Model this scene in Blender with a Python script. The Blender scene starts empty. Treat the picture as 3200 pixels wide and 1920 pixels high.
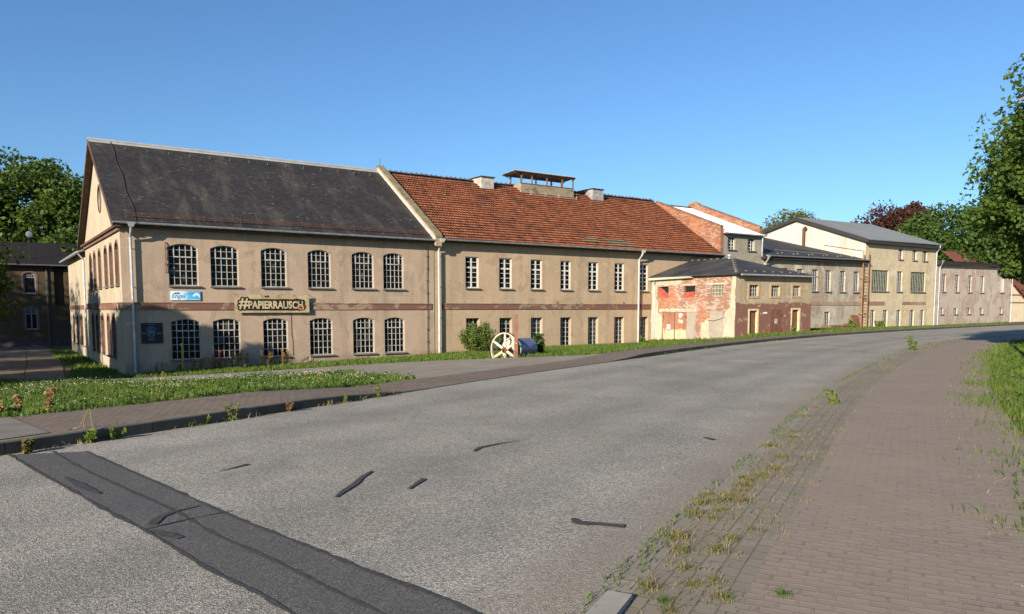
import bpy, bmesh, math, random
import numpy as np
from mathutils import Vector, Matrix
from mathutils.geometry import tessellate_polygon

SC = bpy.context.scene
COL = SC.collection
R = math.radians
rng = np.random.default_rng(7)
random.seed(7)

# ---------------------------------------------------------------- camera, sky, sun, exposure
cam_d = bpy.data.cameras.new("camera"); cam = bpy.data.objects.new("camera", cam_d); COL.objects.link(cam)
cam.location = (0, 0, 1.8); cam.rotation_euler = (R(90 - 4.9), 0, 0)
cam_d.sensor_width = 36; cam_d.lens = 27.06; cam_d.shift_y = .066
cam_d.clip_start = .1; cam_d.clip_end = 3000
SC.camera = cam

SUN_EL = 19.5
TO_SUN = Vector((-.508 * math.cos(R(SUN_EL)), -.861 * math.cos(R(SUN_EL)), math.sin(R(SUN_EL)))).normalized()
world = bpy.data.worlds.new("World"); SC.world = world; world.use_nodes = True
wn = world.node_tree; wn.nodes.clear()
wo = wn.nodes.new("ShaderNodeOutputWorld"); wb = wn.nodes.new("ShaderNodeBackground"); sky = wn.nodes.new("ShaderNodeTexSky")
sky.sky_type = 'NISHITA'; sky.sun_disc = False
sky.sun_elevation = R(SUN_EL); sky.sun_rotation = math.atan2(TO_SUN.x, TO_SUN.y)
sky.air_density = 1.0; sky.dust_density = .5; sky.ozone_density = 3.0; sky.altitude = 100
wb.inputs[1].default_value = .10
tint = wn.nodes.new("ShaderNodeMix"); tint.data_type = 'RGBA'; tint.blend_type = 'MULTIPLY'; tint.inputs[0].default_value = 1; tint.inputs[7].default_value = (.50, .675, .83, 1)   # clear dry evening air: deeper blue
wn.links.new(sky.outputs[0], tint.inputs[6]); wn.links.new(tint.outputs[2], wb.inputs[0]); wn.links.new(wb.outputs[0], wo.inputs[0])

sun_d = bpy.data.lights.new("sun", 'SUN'); sun = bpy.data.objects.new("sun", sun_d); COL.objects.link(sun)
sun_d.energy = 5.0; sun_d.angle = R(.53); sun_d.color = (1, .885, .72)
sun.location = (-60, -100, 60); sun.rotation_euler = (-TO_SUN).to_track_quat('-Z', 'Y').to_euler()

SC.view_settings.view_transform = 'Standard'; SC.view_settings.look = 'None'
SC.view_settings.exposure = .95; SC.view_settings.gamma = 1; SC.view_settings.use_curve_mapping = False
SC.cycles.max_bounces = 6; SC.cycles.diffuse_bounces = 3; SC.cycles.transparent_max_bounces = 6
# ---------------------------------------------------------------- lie of the land (metres; camera stands near 0,0)
PHI = math.radians(55.5)
DV = np.array([math.sin(PHI), math.cos(PHI)])          # along the long facade
NV = np.array([-math.cos(PHI), math.sin(PHI)])         # from the road side to the yard side
P0 = np.array([-19.269, 38.25])                        # foot of the facade's near corner
def w2(t, s): return P0 + DV * t + NV * s
def catmull(pts, n=8):
    pts = np.array(pts, float); out = []
    P = np.vstack([2 * pts[0] - pts[1], pts, 2 * pts[-1] - pts[-2]])
    for i in range(1, len(P) - 2):
        for k in range(n):
            u = k / n
            out.append(.5 * (2 * P[i] + (P[i+1] - P[i-1]) * u + (2*P[i-1] - 5*P[i] + 4*P[i+1] - P[i+2]) * u*u + (3*P[i] - P[i-1] - 3*P[i+1] + P[i+2]) * u**3))
    out.append(pts[-1]); return np.array(out)
LK = catmull([(-35,-41),(-20,-15),(-10.3,2.2),(-6.4,9.15),(-5.1,11.35),(-3.72,13.85),(-2.25,16.5),(.15,20.8),(4.6,28.0),(8.5,34.3),(13.3,41.2),(20.2,49.9),(26.5,56.8),(37.3,67.6),(57.5,86.5),(80,106),(110,130),(150,158)])
RK = catmull([(-30,-50),(-14,-22),(-4.3,-4.6),(-1.9,0),(.37,4.3),(1.0,5.55),(1.98,7.45),(3.1,9.62),(4.2,11.75),(5.9,14.95),(9.16,20.65),(17.0,33.1),(24.6,43.2),(36.7,55.6),(57,74),(82,94),(115,119),(155,146)])
def pdist(x, y, line):
    """signed distance to a polyline (positive = left of its direction) and the arc fraction's y"""
    x = np.asarray(x, float).ravel(); y = np.asarray(y, float).ravel()
    best = np.full(x.shape, 1e9); sg = np.zeros(x.shape); cy = np.zeros(x.shape)
    for a, b in zip(line[:-1], line[1:]):
        e = b - a; L = e @ e
        u = np.clip(((x - a[0]) * e[0] + (y - a[1]) * e[1]) / L, 0, 1)
        qx = a[0] + u * e[0]; qy = a[1] + u * e[1]
        dd = np.hypot(x - qx, y - qy); m = dd < best
        best[m] = dd[m]; cy[m] = qy[m]
        sg[m] = np.sign(e[0] * (y - a[1]) - e[1] * (x - a[0]))[m]
    return best * np.where(sg == 0, 1, sg), cy
def kerb_h(y): return np.interp(y, [14.2, 16.6, 26, 28.6], [.168, .025, .025, .15])
def pave_w(y): return np.interp(y, [-10, 9, 14, 20, 28, 40, 60], [2.5, 2.3, 1.85, 1.45, 1.4, 1.15, 1.0])
ZF = np.array([(-300,-1.55),(-20,-1.55),(0,-1.55),(6.5,-1.4),(17.8,-1.1),(26,-.92),(35,-.9),(37.5,-.25),(44,-.1),(49,-.1),(60,-.1),(70,-.17),(78,-.09),(95,.12),(140,.3),(400,.3)])
def ground(x, y):
    x = np.asarray(x, float).ravel(); y = np.asarray(y, float).ravel()
    dl, cy = pdist(x, y, LK); dr, _ = pdist(x, y, RK); dr = -dr
    t = (x - P0[0]) * DV[0] + (y - P0[1]) * DV[1]; s = (x - P0[0]) * NV[0] + (y - P0[1]) * NV[1]
    zf = np.interp(t, ZF[:, 0], ZF[:, 1])
    q = np.maximum(dl - pave_w(cy), 0); e = kerb_h(cy) - .035
    wv = q / np.maximum(q - np.minimum(s, 0), 1e-3)
    wv = wv ** .72
    z = np.where(q > 0, e * (1 - wv) + zf * wv, -.08)
    z = np.where((dr > 2.75), np.interp(dr, [2.75, 3.1, 12, 60], [-.08, .0, .12, .3]), z)
    return z
# ---------------------------------------------------------------- helpers
class MB:
    """collects faces, then links them as ONE mesh object"""
    def __init__(self): self.v = []; self.f = []; self.uv = {}
    def face(self, pts, uv=None):
        i = len(self.v); self.v += [tuple(map(float, p)) for p in pts]
        self.f.append(tuple(range(i, i + len(pts))))
        if uv is not None: self.uv[len(self.f) - 1] = uv
        return self
    def hexa(self, p):
        i = len(self.v); self.v += [tuple(map(float, q)) for q in p]
        for a in ((0,3,2,1),(4,5,6,7),(0,1,5,4),(1,2,6,5),(2,3,7,6),(3,0,4,7)): self.f.append(tuple(i + k for k in a))
        return self
    def box(self, a, b):
        (x0,y0,z0),(x1,y1,z1) = a, b
        return self.hexa([(x0,y0,z0),(x1,y0,z0),(x1,y1,z0),(x0,y1,z0),(x0,y0,z1),(x1,y0,z1),(x1,y1,z1),(x0,y1,z1)])
    def bar(self, P, u0, u1, v0, v1, d0, d1):
        return self.hexa([P(u0,v0,d0),P(u1,v0,d0),P(u1,v0,d1),P(u0,v0,d1),P(u0,v1,d0),P(u1,v1,d0),P(u1,v1,d1),P(u0,v1,d1)])
    def tube(self, path, r, n=8, cap=True):
        path = [Vector(p) for p in path]; rs = r if isinstance(r, (list, tuple)) else [r] * len(path)
        rings = []; ref = Vector((.31, .17, .93))
        for k, p in enumerate(path):
            t = (path[min(k + 1, len(path) - 1)] - path[max(k - 1, 0)]).normalized()
            a = t.cross(ref)
            if a.length < .05: a = t.cross(Vector((1, 0, 0)))
            a.normalize(); b = t.cross(a); i = len(self.v)
            for m in range(n):
                w = 2 * math.pi * m / n; q = p + (a * math.cos(w) + b * math.sin(w)) * rs[k]; self.v.append(tuple(q))
            rings.append(i)
        for i, j in zip(rings[:-1], rings[1:]):
            for m in range(n): self.f.append((i + m, i + (m + 1) % n, j + (m + 1) % n, j + m))
        if cap:
            self.f.append(tuple(rings[0] + m for m in range(n))[::-1]); self.f.append(tuple(rings[-1] + m for m in range(n)))
        return self
    def poly(self, P, outline, holes=(), d=0.0):
        loops = [[Vector((a, b, 0)) for a, b in outline]] + [[Vector((a, b, 0)) for a, b in h] for h in holes]
        flat = [p for l in loops for p in l]; i = len(self.v)
        self.v += [tuple(map(float, P(p.x, p.y, d))) for p in flat]
        for t in tessellate_polygon(loops): self.f.append(tuple(i + k for k in t))
        return self
    def rim(self, P, loop, d0, d1):
        for a, b in zip(loop, loop[1:] + loop[:1]):
            self.face([P(a[0],a[1],d0),P(b[0],b[1],d0),P(b[0],b[1],d1),P(a[0],a[1],d1)])
        return self
    def solid(self, P, outline, d0, d1):
        self.poly(P, outline, (), d0); self.poly(P, outline, (), d1); return self.rim(P, outline, d0, d1)
    def mesh(self, name, mat, org=(0,0,0), smooth=False):
        me = bpy.data.meshes.new(name); o = np.array(org, float)
        V = np.array(self.v, float).reshape(-1, 3)
        me.from_pydata((V - o).tolist(), [], self.f)
        uvl = me.uv_layers.new(name="UVMap"); data = np.zeros((len(me.loops), 2), np.float32)
        for p in me.polygons:
            ls = p.loop_start; n = p.normal
            if p.index in self.uv:
                for k, c in enumerate(self.uv[p.index]): data[ls + k] = c
                continue
            ax, ay, az = abs(n.x), abs(n.y), abs(n.z)
            for k, vi in enumerate(p.vertices):
                x, y, z = V[vi]
                if az > .93: c = (x, y)
                elif ax > ay: c = (y, z / max(.35, math.sqrt(1 - az * az)))
                else: c = (x, z / max(.35, math.sqrt(1 - az * az)))
                data[ls + k] = c
        uvl.data.foreach_set("uv", data.ravel())
        if smooth: me.polygons.foreach_set("use_smooth", [True] * len(me.polygons))
        if mat: me.materials.append(mat)
        me.update(); return me

def np_mesh(name, V, faces, mat, uv=None, smooth=False):
    """faces: list of int arrays (n,k)"""
    me = bpy.data.meshes.new(name); V = np.asarray(V, np.float32)
    me.vertices.add(len(V)); me.vertices.foreach_set("co", V.ravel())
    idx = np.concatenate([f.ravel() for f in faces]).astype(np.int32)
    cnt = np.concatenate([np.full(len(f), f.shape[1]) for f in faces]).astype(np.int32)
    st = np.concatenate([[0], np.cumsum(cnt)[:-1]]).astype(np.int32)
    me.loops.add(len(idx)); me.loops.foreach_set("vertex_index", idx)
    me.polygons.add(len(cnt)); me.polygons.foreach_set("loop_start", st)
    if uv is not None:
        l = me.uv_layers.new(name="UVMap"); l.data.foreach_set("uv", np.asarray(uv, np.float32)[idx].ravel())
    me.update(calc_edges=True); me.validate()
    if smooth: me.polygons.foreach_set("use_smooth", np.ones(len(cnt), bool))
    if mat: me.materials.append(mat)
    return me

def tag(o, label=None, cat=None, group=None, kind=None):
    if label: o["label"] = label
    if cat: o["category"] = cat
    if group: o["group"] = group
    if kind: o["kind"] = kind
    return o
def link(name, me, parent=None):
    o = bpy.data.objects.new(name, me); COL.objects.link(o)
    if parent: o.parent = parent
    return o
class Thing:
    """an Empty at the thing's base; parts are given in the same coordinates as org"""
    def __init__(self, name, label, cat, org, group=None, facade=False):
        self.org = tuple(org); self.o = bpy.data.objects.new(name, None); COL.objects.link(self.o)
        self.o.empty_display_size = .3
        if facade:
            x, y = w2(org[0], org[1]); self.o.location = (x, y, org[2]); self.o.rotation_euler = (0, 0, R(90) - PHI)
        else: self.o.location = org
        tag(self.o, label, cat, group)
    def part(self, name, mb, mat, parent=None, smooth=False, label=None):
        o = link(name, mb.mesh(name, mat, self.org, smooth), parent or self.o)
        if label: o["label"] = label
        return o
    def part_me(self, name, me, parent=None):
        return link(name, me, parent or self.o)
def copy_tree(o, parent=None):
    c = o.copy(); COL.objects.link(c)
    if parent: c.parent = parent
    for ch in o.children: copy_tree(ch, c)
    return c
def FP(s0):            # facade-parallel plane: u along the facade, v up, d inwards
    return lambda u, v, d: (u, s0 + d, v)
def GP(t0):            # plane across the facade facing left: u into the depth, v up, d inwards
    return lambda u, v, d: (t0 + d, u, v)

def text_mesh(s, size, P, u0, v0, width, d, mat, name, sx=None, offset=0, shear=0, thick=.004, spacing=1.0):
    """lettering as flat solid letters laid on plane P at depth d, filling width"""
    cu = bpy.data.curves.new("lettering", 'FONT'); cu.body = s; cu.size = 1; cu.offset = offset; cu.shear = shear
    cu.space_character = spacing; cu.resolution_u = 3
    ob = bpy.data.objects.new("lettering", cu); COL.objects.link(ob)
    bpy.context.view_layer.update()
    me0 = bpy.data.meshes.new_from_object(ob.evaluated_get(bpy.context.evaluated_depsgraph_get()))
    COL.objects.unlink(ob); bpy.data.objects.remove(ob); bpy.data.curves.remove(cu)
    V = np.array([v.co[:] for v in me0.vertices]); x0, x1 = V[:,0].min(), V[:,0].max(); y0, y1 = V[:,1].min(), V[:,1].max()
    mb = MB(); kx = width / (x1 - x0); ky = size / (y1 - y0)
    mb.v = [P(u0 + (a - x0) * kx, v0 + (b - y0) * ky, d) for a, b, _ in V]
    mb.f = [tuple(p.vertices) for p in me0.polygons]
    bpy.data.meshes.remove(me0)
    return mb

# ---------------------------------------------------------------- materials
class Mat:
    def __init__(self, name, rough=.85, spec=.3):
        self.m = bpy.data.materials.new(name); self.m.use_nodes = True; self.nt = self.m.node_tree
        self.b = self.nt.nodes["Principled BSDF"]; self.b.inputs["Roughness"].default_value = rough
        self.b.inputs["Specular IOR Level"].default_value = spec
    def n(self, t): return self.nt.nodes.new(t)
    def l(self, a, b): self.nt.links.new(a, b)
    def inp(self, sock, v):
        if hasattr(v, "is_output") or isinstance(v, bpy.types.NodeSocket): self.l(v, sock)
        elif isinstance(v, (tuple, list)) and len(v) == 3 and sock.type == 'RGBA': sock.default_value = (*v, 1)
        else: sock.default_value = v
    def co(self, kind="Object", scale=(1,1,1), rot=(0,0,0)):
        tc = self.n("ShaderNodeTexCoord"); mp = self.n("ShaderNodeMapping")
        mp.inputs["Scale"].default_value = scale; mp.inputs["Rotation"].default_value = rot
        self.l(tc.outputs[kind], mp.inputs[0]); return mp.outputs[0]
    def xyz(self, vec):
        s = self.n("ShaderNodeSeparateXYZ"); self.l(vec, s.inputs[0]); return s.outputs
    def noise(self, scale, vec=None, detail=4, rough=.55, dist=0):
        t = self.n("ShaderNodeTexNoise"); t.inputs["Scale"].default_value = scale; t.inputs["Detail"].default_value = detail
        t.inputs["Roughness"].default_value = rough; t.inputs["Distortion"].default_value = dist
        self.l(vec if vec is not None else self.co(), t.inputs["Vector"]); return t.outputs[0]
    def vor(self, scale, vec=None, out="Distance", feature='F1'):
        t = self.n("ShaderNodeTexVoronoi"); t.inputs["Scale"].default_value = scale; t.feature = feature
        self.l(vec if vec is not None else self.co(), t.inputs["Vector"]); return t.outputs[out]
    def brick(self, vec, c1, c2, mortar, w, h, ms=.012, off=.5, bias=0, smooth=.1):
        t = self.n("ShaderNodeTexBrick"); self.l(vec, t.inputs["Vector"])
        for k, v in (("Color1", c1), ("Color2", c2), ("Mortar", mortar)): self.inp(t.inputs[k], v)
        t.inputs["Scale"].default_value = 1; t.inputs["Brick Width"].default_value = w; t.inputs["Row Height"].default_value = h
        t.inputs["Mortar Size"].default_value = ms; t.inputs["Mortar Smooth"].default_value = smooth; t.inputs["Bias"].default_value = bias; t.offset = off
        return t.outputs
    def ramp(self, fac, stops, interp='LINEAR'):
        t = self.n("ShaderNodeValToRGB"); t.color_ramp.interpolation = interp; e = t.color_ramp.elements
        while len(e) < len(stops): e.new(.5)
        for k, (p, c) in enumerate(stops):
            e[k].position = p; e[k].color = (*c, 1) if isinstance(c, (tuple, list)) else (c, c, c, 1)
        self.l(fac, t.inputs[0]); return t.outputs[0]
    def mix(self, fac, a, b, mode='MIX'):
        t = self.n("ShaderNodeMix"); t.data_type = 'RGBA'; t.blend_type = mode
        self.inp(t.inputs[0], fac); self.inp(t.inputs[6], a); self.inp(t.inputs[7], b); return t.outputs[2]
    def math(self, op, a, b=0.0):
        t = self.n("ShaderNodeMath"); t.operation = op; self.inp(t.inputs[0], a); self.inp(t.inputs[1], b); return t.outputs[0]
    def island(self):
        return self.n("ShaderNodeNewGeometry").outputs["Random Per Island"]
    def color(self, c): self.inp(self.b.inputs["Base Color"], c); return self
    def bump(self, h, strength=.5, dist=.01):
        t = self.n("ShaderNodeBump"); t.inputs["Strength"].default_value = strength; t.inputs["Distance"].default_value = dist
        self.l(h, t.inputs["Height"]); self.l(t.outputs[0], self.b.inputs["Normal"]); return self

def plain(name, c, rough=.7, var=.25, scale=6, metal=0, bump=.0, spec=.3):
    m = Mat(name, rough, spec); d = tuple(x * (1 - var) for x in c); h = tuple(min(1, x * (1 + var * .6)) for x in c)
    m.color(m.ramp(m.noise(scale, detail=5), [(.3, d), (.7, h)])); m.b.inputs["Metallic"].default_value = metal
    if bump: m.bump(m.noise(scale * 8), bump, .01)
    return m.m

def stucco(name, base, grey, pink, stain=(.10,.08,.06), patch=None, dado=None, dado_z=None, bump=.35, stain_amt=.35, brickshow=None, sweep=.47, damp=None):
    """old render: large cloudy repairs, vertical run-off streaks, optional bare-brick patches or a painted dado"""
    m = Mat(name, .92, .15); co = m.co()
    big = m.noise(.33, co, 5, .6, .4); mid = m.noise(1.3, co, 6, .65, .3); fine = m.noise(14, co, 5, .7)
    c = m.mix(m.ramp(big, [(.40, 0), (.62, 1)]), base, grey)
    c = m.mix(m.ramp(mid, [(.46, 0), (.70, 1)]), c, pink)
    rep = m.ramp(m.noise(.62, m.co(scale=(1,1,1.5)), 3, .5, 1.4), [(.60, 0), (.615, 1)]); c = m.mix(m.math('MULTIPLY', rep, .45), c, tuple(x * 1.13 for x in base))
    rep2 = m.ramp(m.noise(.85, m.co(scale=(1,1,.8), rot=(0,0,.4)), 3, .5, 1.2), [(.63, 0), (.645, 1)]); c = m.mix(m.math('MULTIPLY', rep2, .5), c, tuple(x * .80 for x in grey))
    st = m.noise(1, m.co(scale=(1.6, 1.6, .12)), 5, .65)
    c = m.mix(m.math('MULTIPLY', m.ramp(st, [(.50, 0), (.78, 1)]), stain_amt), c, stain)
    if patch:
        pm = m.ramp(m.noise(.8, m.co(scale=(1,1,1.3)), 7, .6, .9), [(.60, 0), (.63, 1)]); c = m.mix(pm, c, patch)
    h = m.math('ADD', m.math('MULTIPLY', mid, .7), m.math('MULTIPLY', fine, .3))
    if brickshow:
        b = m.brick(m.co("UV"), *brickshow, .25, .077, .012)
        bm = m.ramp(m.noise(.55, co, 8, .66, 1.0), [(sweep, 0), (sweep + .07, 1)])
        bc = m.mix(m.ramp(m.noise(5, co, 6, .7), [(.45, 0), (.66, 1)]), b[0], tuple(x * 1.0 for x in grey))
        c = m.mix(bm, c, bc); h = m.math('SUBTRACT', h, m.math('MULTIPLY', bm, m.math('ADD', m.math('MULTIPLY', b[1], .6), .5)))
    if dado:
        z = m.xyz(co)[2]
        zz = m.math('ADD', z, m.math('MULTIPLY', m.math('SUBTRACT', m.noise(1.1, co, 7, .65), .5), 1.1))
        dm = m.ramp(m.math('SUBTRACT', dado_z + .5, zz), [(.48, 0), (.53, 1)])
        holes = m.ramp(m.noise(2.2, co, 8, .7, .6), [(.57, 1), (.60, 0)])
        c = m.mix(m.math('MULTIPLY', dm, holes), c, m.mix(fine, dado, tuple(x * 1.25 for x in dado)))
    wv = m.n('ShaderNodeVectorMath'); wv.operation = 'ADD'; nz = m.n('ShaderNodeTexNoise'); nz.inputs['Scale'].default_value = 2.5; nz.inputs['Detail'].default_value = 6; m.l(co, nz.inputs['Vector']); m.l(co, wv.inputs[0]); m.l(nz.outputs[1], wv.inputs[1])
    ck = m.math('MULTIPLY', m.ramp(m.vor(.42, wv.outputs[0], 'Distance', 'DISTANCE_TO_EDGE'), [(.004, 1), (.014, 0)]), m.ramp(m.noise(.3, co, 3), [(.45, 0), (.6, 1)]))
    c = m.mix(m.math('MULTIPLY', ck, .5), c, stain)
    if damp is not None:
        zd = m.math('ADD', m.xyz(co)[2], m.math('MULTIPLY', m.math('SUBTRACT', m.noise(1.7, m.co(scale=(1,1,.5)), 7, .68), .5), 1.6))
        c = m.mix(m.math('MULTIPLY', m.ramp(m.math('SUBTRACT', damp + .5, zd), [(.3, 0), (.75, .55)]), m.ramp(fine, [(.3, .6), (.6, 1)])), c, (.17,.135,.095))
    c = m.mix(m.math('MULTIPLY', m.ramp(fine, [(.3, 1), (.6, 0)]), .2), c, (.05,.04,.03))
    m.color(c); m.bump(h, bump, .03); return m.m

def brick_mat(name, c1, c2, mortar, light=None, amt=.55, wash=False):
    m = Mat(name, .9, .15); co = m.co("UV"); ob = m.co()
    b = m.brick(co, c1, c2, mortar, .25, .077, .012); c = b[0]
    c = m.mix(m.ramp(m.noise(1.2, ob, 6, .6), [(.35, .55), (.7, 0)]), c, tuple(x * .55 for x in c1))
    if light: c = m.mix(m.ramp(m.noise(3.2, ob, 8, .72, .5), [(amt, 0), (amt + .06, 1)]), c, light)
    if wash:
        pb = m.brick(co, (0,0,0), (1,1,1), (.5,.5,.5), .25, .077, .012)[0]
        k = m.math('ADD', m.math('MULTIPLY', m.xyz(pb)[0], .55), m.noise(.8, ob, 6, .65, .6))
        c = m.mix(m.math('MULTIPLY', m.ramp(k, [(.80, 0), (.90, 1)]), m.ramp(m.noise(11, ob, 5), [(.35, .3), (.55, 1)])), c, light)
        c = m.mix(m.ramp(m.noise(.55, ob, 5, .6), [(.52, 0), (.62, .6)]), c, (.42, .16, .08))
    c = m.mix(m.math('MULTIPLY', m.noise(18, ob, 4), .35), c, (.06,.04,.03))
    m.color(c); m.bump(m.math('SUBTRACT', m.noise(9, ob), m.math('MULTIPLY', b[1], 1.2)), .5, .015); return m.m

def leaf_mat(name, dark, light, trans=.35, hue=None):
    m = Mat(name, .55, .25)
    i = m.island(); c = m.ramp(i, [(0, dark), (1, light)])
    n = m.ramp(m.noise(.45, m.co(), 3), [(.35, 0), (.68, 1)])
    c = m.mix(n, c, m.mix(.5, c, light))
    if hue: c = m.mix(m.ramp(m.noise(.9, m.co(), 4), [(.55, 0), (.75, .7)]), c, hue)
    m.color(c)
    t = m.n("ShaderNodeBsdfTranslucent"); m.l(c, t.inputs[0]); mx = m.n("ShaderNodeMixShader"); mx.inputs[0].default_value = trans
    m.l(m.b.outputs[0], mx.inputs[1]); m.l(t.outputs[0], mx.inputs[2]); m.l(mx.outputs[0], m.nt.nodes["Material Output"].inputs[0])
    return m.m
# ---------------------------------------------------------------- ground, road, pavements
def resample(line, step):
    L = np.concatenate([[0], np.cumsum(np.hypot(*np.diff(line, axis=0).T))]); n = max(2, int(L[-1] / step))
    q = np.linspace(0, L[-1], n + 1); return np.stack([np.interp(q, L, line[:, 0]), np.interp(q, L, line[:, 1])], 1), q
def normals(p):
    t = np.gradient(p, axis=0); t /= np.linalg.norm(t, axis=1)[:, None]; return np.stack([-t[:, 1], t[:, 0]], 1)
def ribbon(name, A, B, zf, nlat, mat, arc=None, lat=None, smooth=True):
    """sheet between two matched polylines; zf(x, y) gives the height; uv = (metres along, metres across)"""
    A = np.asarray(A, float); B = np.asarray(B, float); n = len(A); w = np.linspace(0, 1, nlat + 1)
    XY = A[:, None] * (1 - w)[None, :, None] + B[:, None] * w[None, :, None]
    XY = XY.reshape(-1, 2); Z = zf(XY[:, 0], XY[:, 1]); V = np.column_stack([XY, Z])
    if arc is None: arc = np.concatenate([[0], np.cumsum(np.hypot(*np.diff((A + B) / 2, axis=0).T))])
    W = np.hypot(*(A - B).T)
    uv = np.stack([np.repeat(arc, nlat + 1), ((lat if lat is not None else W)[:, None] * w[None]).ravel()], 1)
    i = np.arange(n - 1)[:, None] * (nlat + 1) + np.arange(nlat)[None]; i = i.ravel()
    return np_mesh(name, V, [np.stack([i, i + nlat + 1, i + nlat + 2, i + 1], 1)], mat, uv, smooth)
def structure(name, me): return tag(link(name, me), kind="structure")

# soil sheet to the horizon
def axis(lo, a, b, hi, fine):
    out = list(np.arange(a, b, fine)); x = b; st = fine
    while x < hi: out.append(x); st *= 1.3; x += st
    x = a; st = fine; pre = []
    while x > lo: st *= 1.3; x -= st; pre.append(x)
    return np.array(pre[::-1] + out)
gx = axis(-900, -40, 66, 900, .75); gy = axis(-700, -6, 100, 1200, .75)
X, Y = np.meshgrid(gx, gy); Z = ground(X, Y).reshape(X.shape)
V = np.column_stack([X.ravel(), Y.ravel(), Z.ravel()]); nx = len(gx)
i = (np.arange(len(gy) - 1)[:, None] * nx + np.arange(nx - 1)[None]).ravel()
m = Mat("soil", .95, .1)
c = m.mix(m.ramp(m.noise(.9, detail=6), [(.38, 0), (.62, 1)]), (.085,.105,.028), (.16,.13,.075))
m.color(m.mix(m.noise(12, detail=5), c, (.06,.06,.025))); m.bump(m.noise(6, detail=8), .6, .05)
structure("ground", np_mesh("ground", V, [np.stack([i, i + 1, i + nx + 1, i + nx], 1)], m.m, None, True))

# asphalt with exposed chippings; dust along the far right-hand edge, faint wheel tracks
m = Mat("chipped_asphalt", .92, .08); ob = m.co()
v = m.vor(80, ob, "Color"); vx = m.xyz(v)[0]
g = m.ramp(vx, [(0, (.118,.110,.097)), (.35, (.24,.224,.190)), (.7, (.385,.355,.295)), (1, (.58,.53,.44))])
v2 = m.vor(160, ob, "Color"); g = m.mix(.25, g, m.ramp(m.xyz(v2)[1], [(0, (.08,.078,.078)), (1, (.44,.41,.34))]))
cl = m.ramp(m.noise(.35, m.co(), 5, .6), [(.3, .78), (.7, 1.12)]); c = m.mix(1.0, g, cl, 'MULTIPLY')
uv = m.xyz(m.co("UV")); across = uv[1]
wob = m.math('ADD', across, m.math('MULTIPLY', m.math('SUBTRACT', m.noise(1.5, ob, 6), .5), .16))
c = m.mix(m.math('MULTIPLY', m.ramp(wob, [(.89, 0), (.97, .8)]), .75), c, (.235,.195,.155))
tr = m.ramp(wob, [(.0, 0), (.10, 0), (.19, .30), (.28, 0), (.40, .18), (.47, 0), (.62, .32), (.72, 0), (.80, .22), (.88, 0)])
c = m.mix(tr, c, (.10,.10,.105)); c = m.mix(m.ramp(m.noise(.8, m.co(scale=(1,.25,1)), 6, .7), [(.56, 0), (.72, .35)]), c, (.11,.105,.1))
m.color(c); m.bump(m.math('ADD', m.vor(80, ob), m.math('MULTIPLY', m.vor(160, ob), .4)), .55, .008); ASPHALT = m.m
A, _ = resample(LK, 1.0); B0, _ = resample(RK, 1.0); n = 260
def frac(line, n):
    L = np.concatenate([[0], np.cumsum(np.hypot(*np.diff(line, axis=0).T))]); q = np.linspace(0, L[-1], n)
    return np.stack([np.interp(q, L, line[:, 0]), np.interp(q, L, line[:, 1])], 1)
A, B0 = frac(LK, n), frac(RK, n)
me = ribbon("road", A, B0, lambda x, y: 0 * x, 14, ASPHALT, lat=np.ones(n)); structure("road", me)

# newer asphalt strip across the road with tarred seams
m = Mat("patch_asphalt", .92, .08); ob = m.co()
c = m.ramp(m.xyz(m.vor(140, ob, "Color"))[0], [(0, (.055,.053,.052)), (.7, (.115,.11,.103)), (1, (.23,.215,.19))])
c = m.mix(m.ramp(m.noise(1.2, ob, 6), [(.35, .0), (.7, .4)]), c, (.075,.075,.08)); m.color(c); m.bump(m.vor(140, ob), .4, .004); PATCH = m.m
TAR = Mat("bitumen", .8, .12); TAR.color(TAR.ramp(TAR.noise(20), [(.3, (.042,.041,.041)), (.7, (.08,.077,.076))])); TAR = TAR.m
PL = catmull([(-6.2,9.38),(-5.14,8.28),(-4.3,7.44),(-3.58,6.7),(-2.99,6.13),(-2.54,5.66),(-2.02,5.11),(-1.61,4.74),(-1.3,4.41),(.2,2.9),(1.6,1.5)], 5)
PR = catmull([(-5.38,9.6),(-4.18,8.36),(-3.35,7.51),(-2.58,6.7),(-2.0,6.13),(-1.42,5.58),(-1.1,5.26),(-.7,4.89),(-.35,4.58),(-.21,4.41),(1.3,2.9)], 5)
PM = catmull([(-5.8,9.6),(-4.83,8.54),(-3.73,7.44),(-2.98,6.7),(-2.36,6.0),(-1.79,5.46),(-1.13,4.77),(-.77,4.41),(.7,2.9)], 5)
q = min(len(PL), len(PR)); fl = frac(PL, 60); fr = frac(PR, 60)
structure("road_patch", ribbon("road_patch", fl, fr, lambda x, y: 0 * x + .004, 6, PATCH))
def tar_line(name, pts, w, z=.008, seed=1, label=None):
    p, q = resample(np.asarray(pts, float), .05); rr = np.random.default_rng(seed); nn = normals(p)
    ww = np.interp(q, np.arange(0, q[-1] + .3, .12), w * (1 + rr.normal(0, .38, len(np.arange(0, q[-1] + .3, .12)))).clip(.35, 1.9)) if not isinstance(w, (list, tuple)) else np.interp(np.linspace(0, 1, len(p)), np.linspace(0, 1, len(w)), w) * (1 + rr.normal(0, .08, len(p)))
    return ribbon(name, p + nn * ww[:, None] / 2, p - nn * ww[:, None] / 2, lambda x, y: 0 * x + z, 1, TAR)
structure("tar_seam", tar_line("tar_seam", fl, .036, .008, 1)); structure("tar_seam", tar_line("tar_seam", fr, .034, .008, 2)); structure("tar_seam", tar_line("tar_seam", frac(PM, 60), .034, .008, 3))
structure("tar_seam", tar_line("tar_seam", [(-3.0,6.14),(-2.78,6.43),(-2.5,6.72)], .02, .012, 4))
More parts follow.
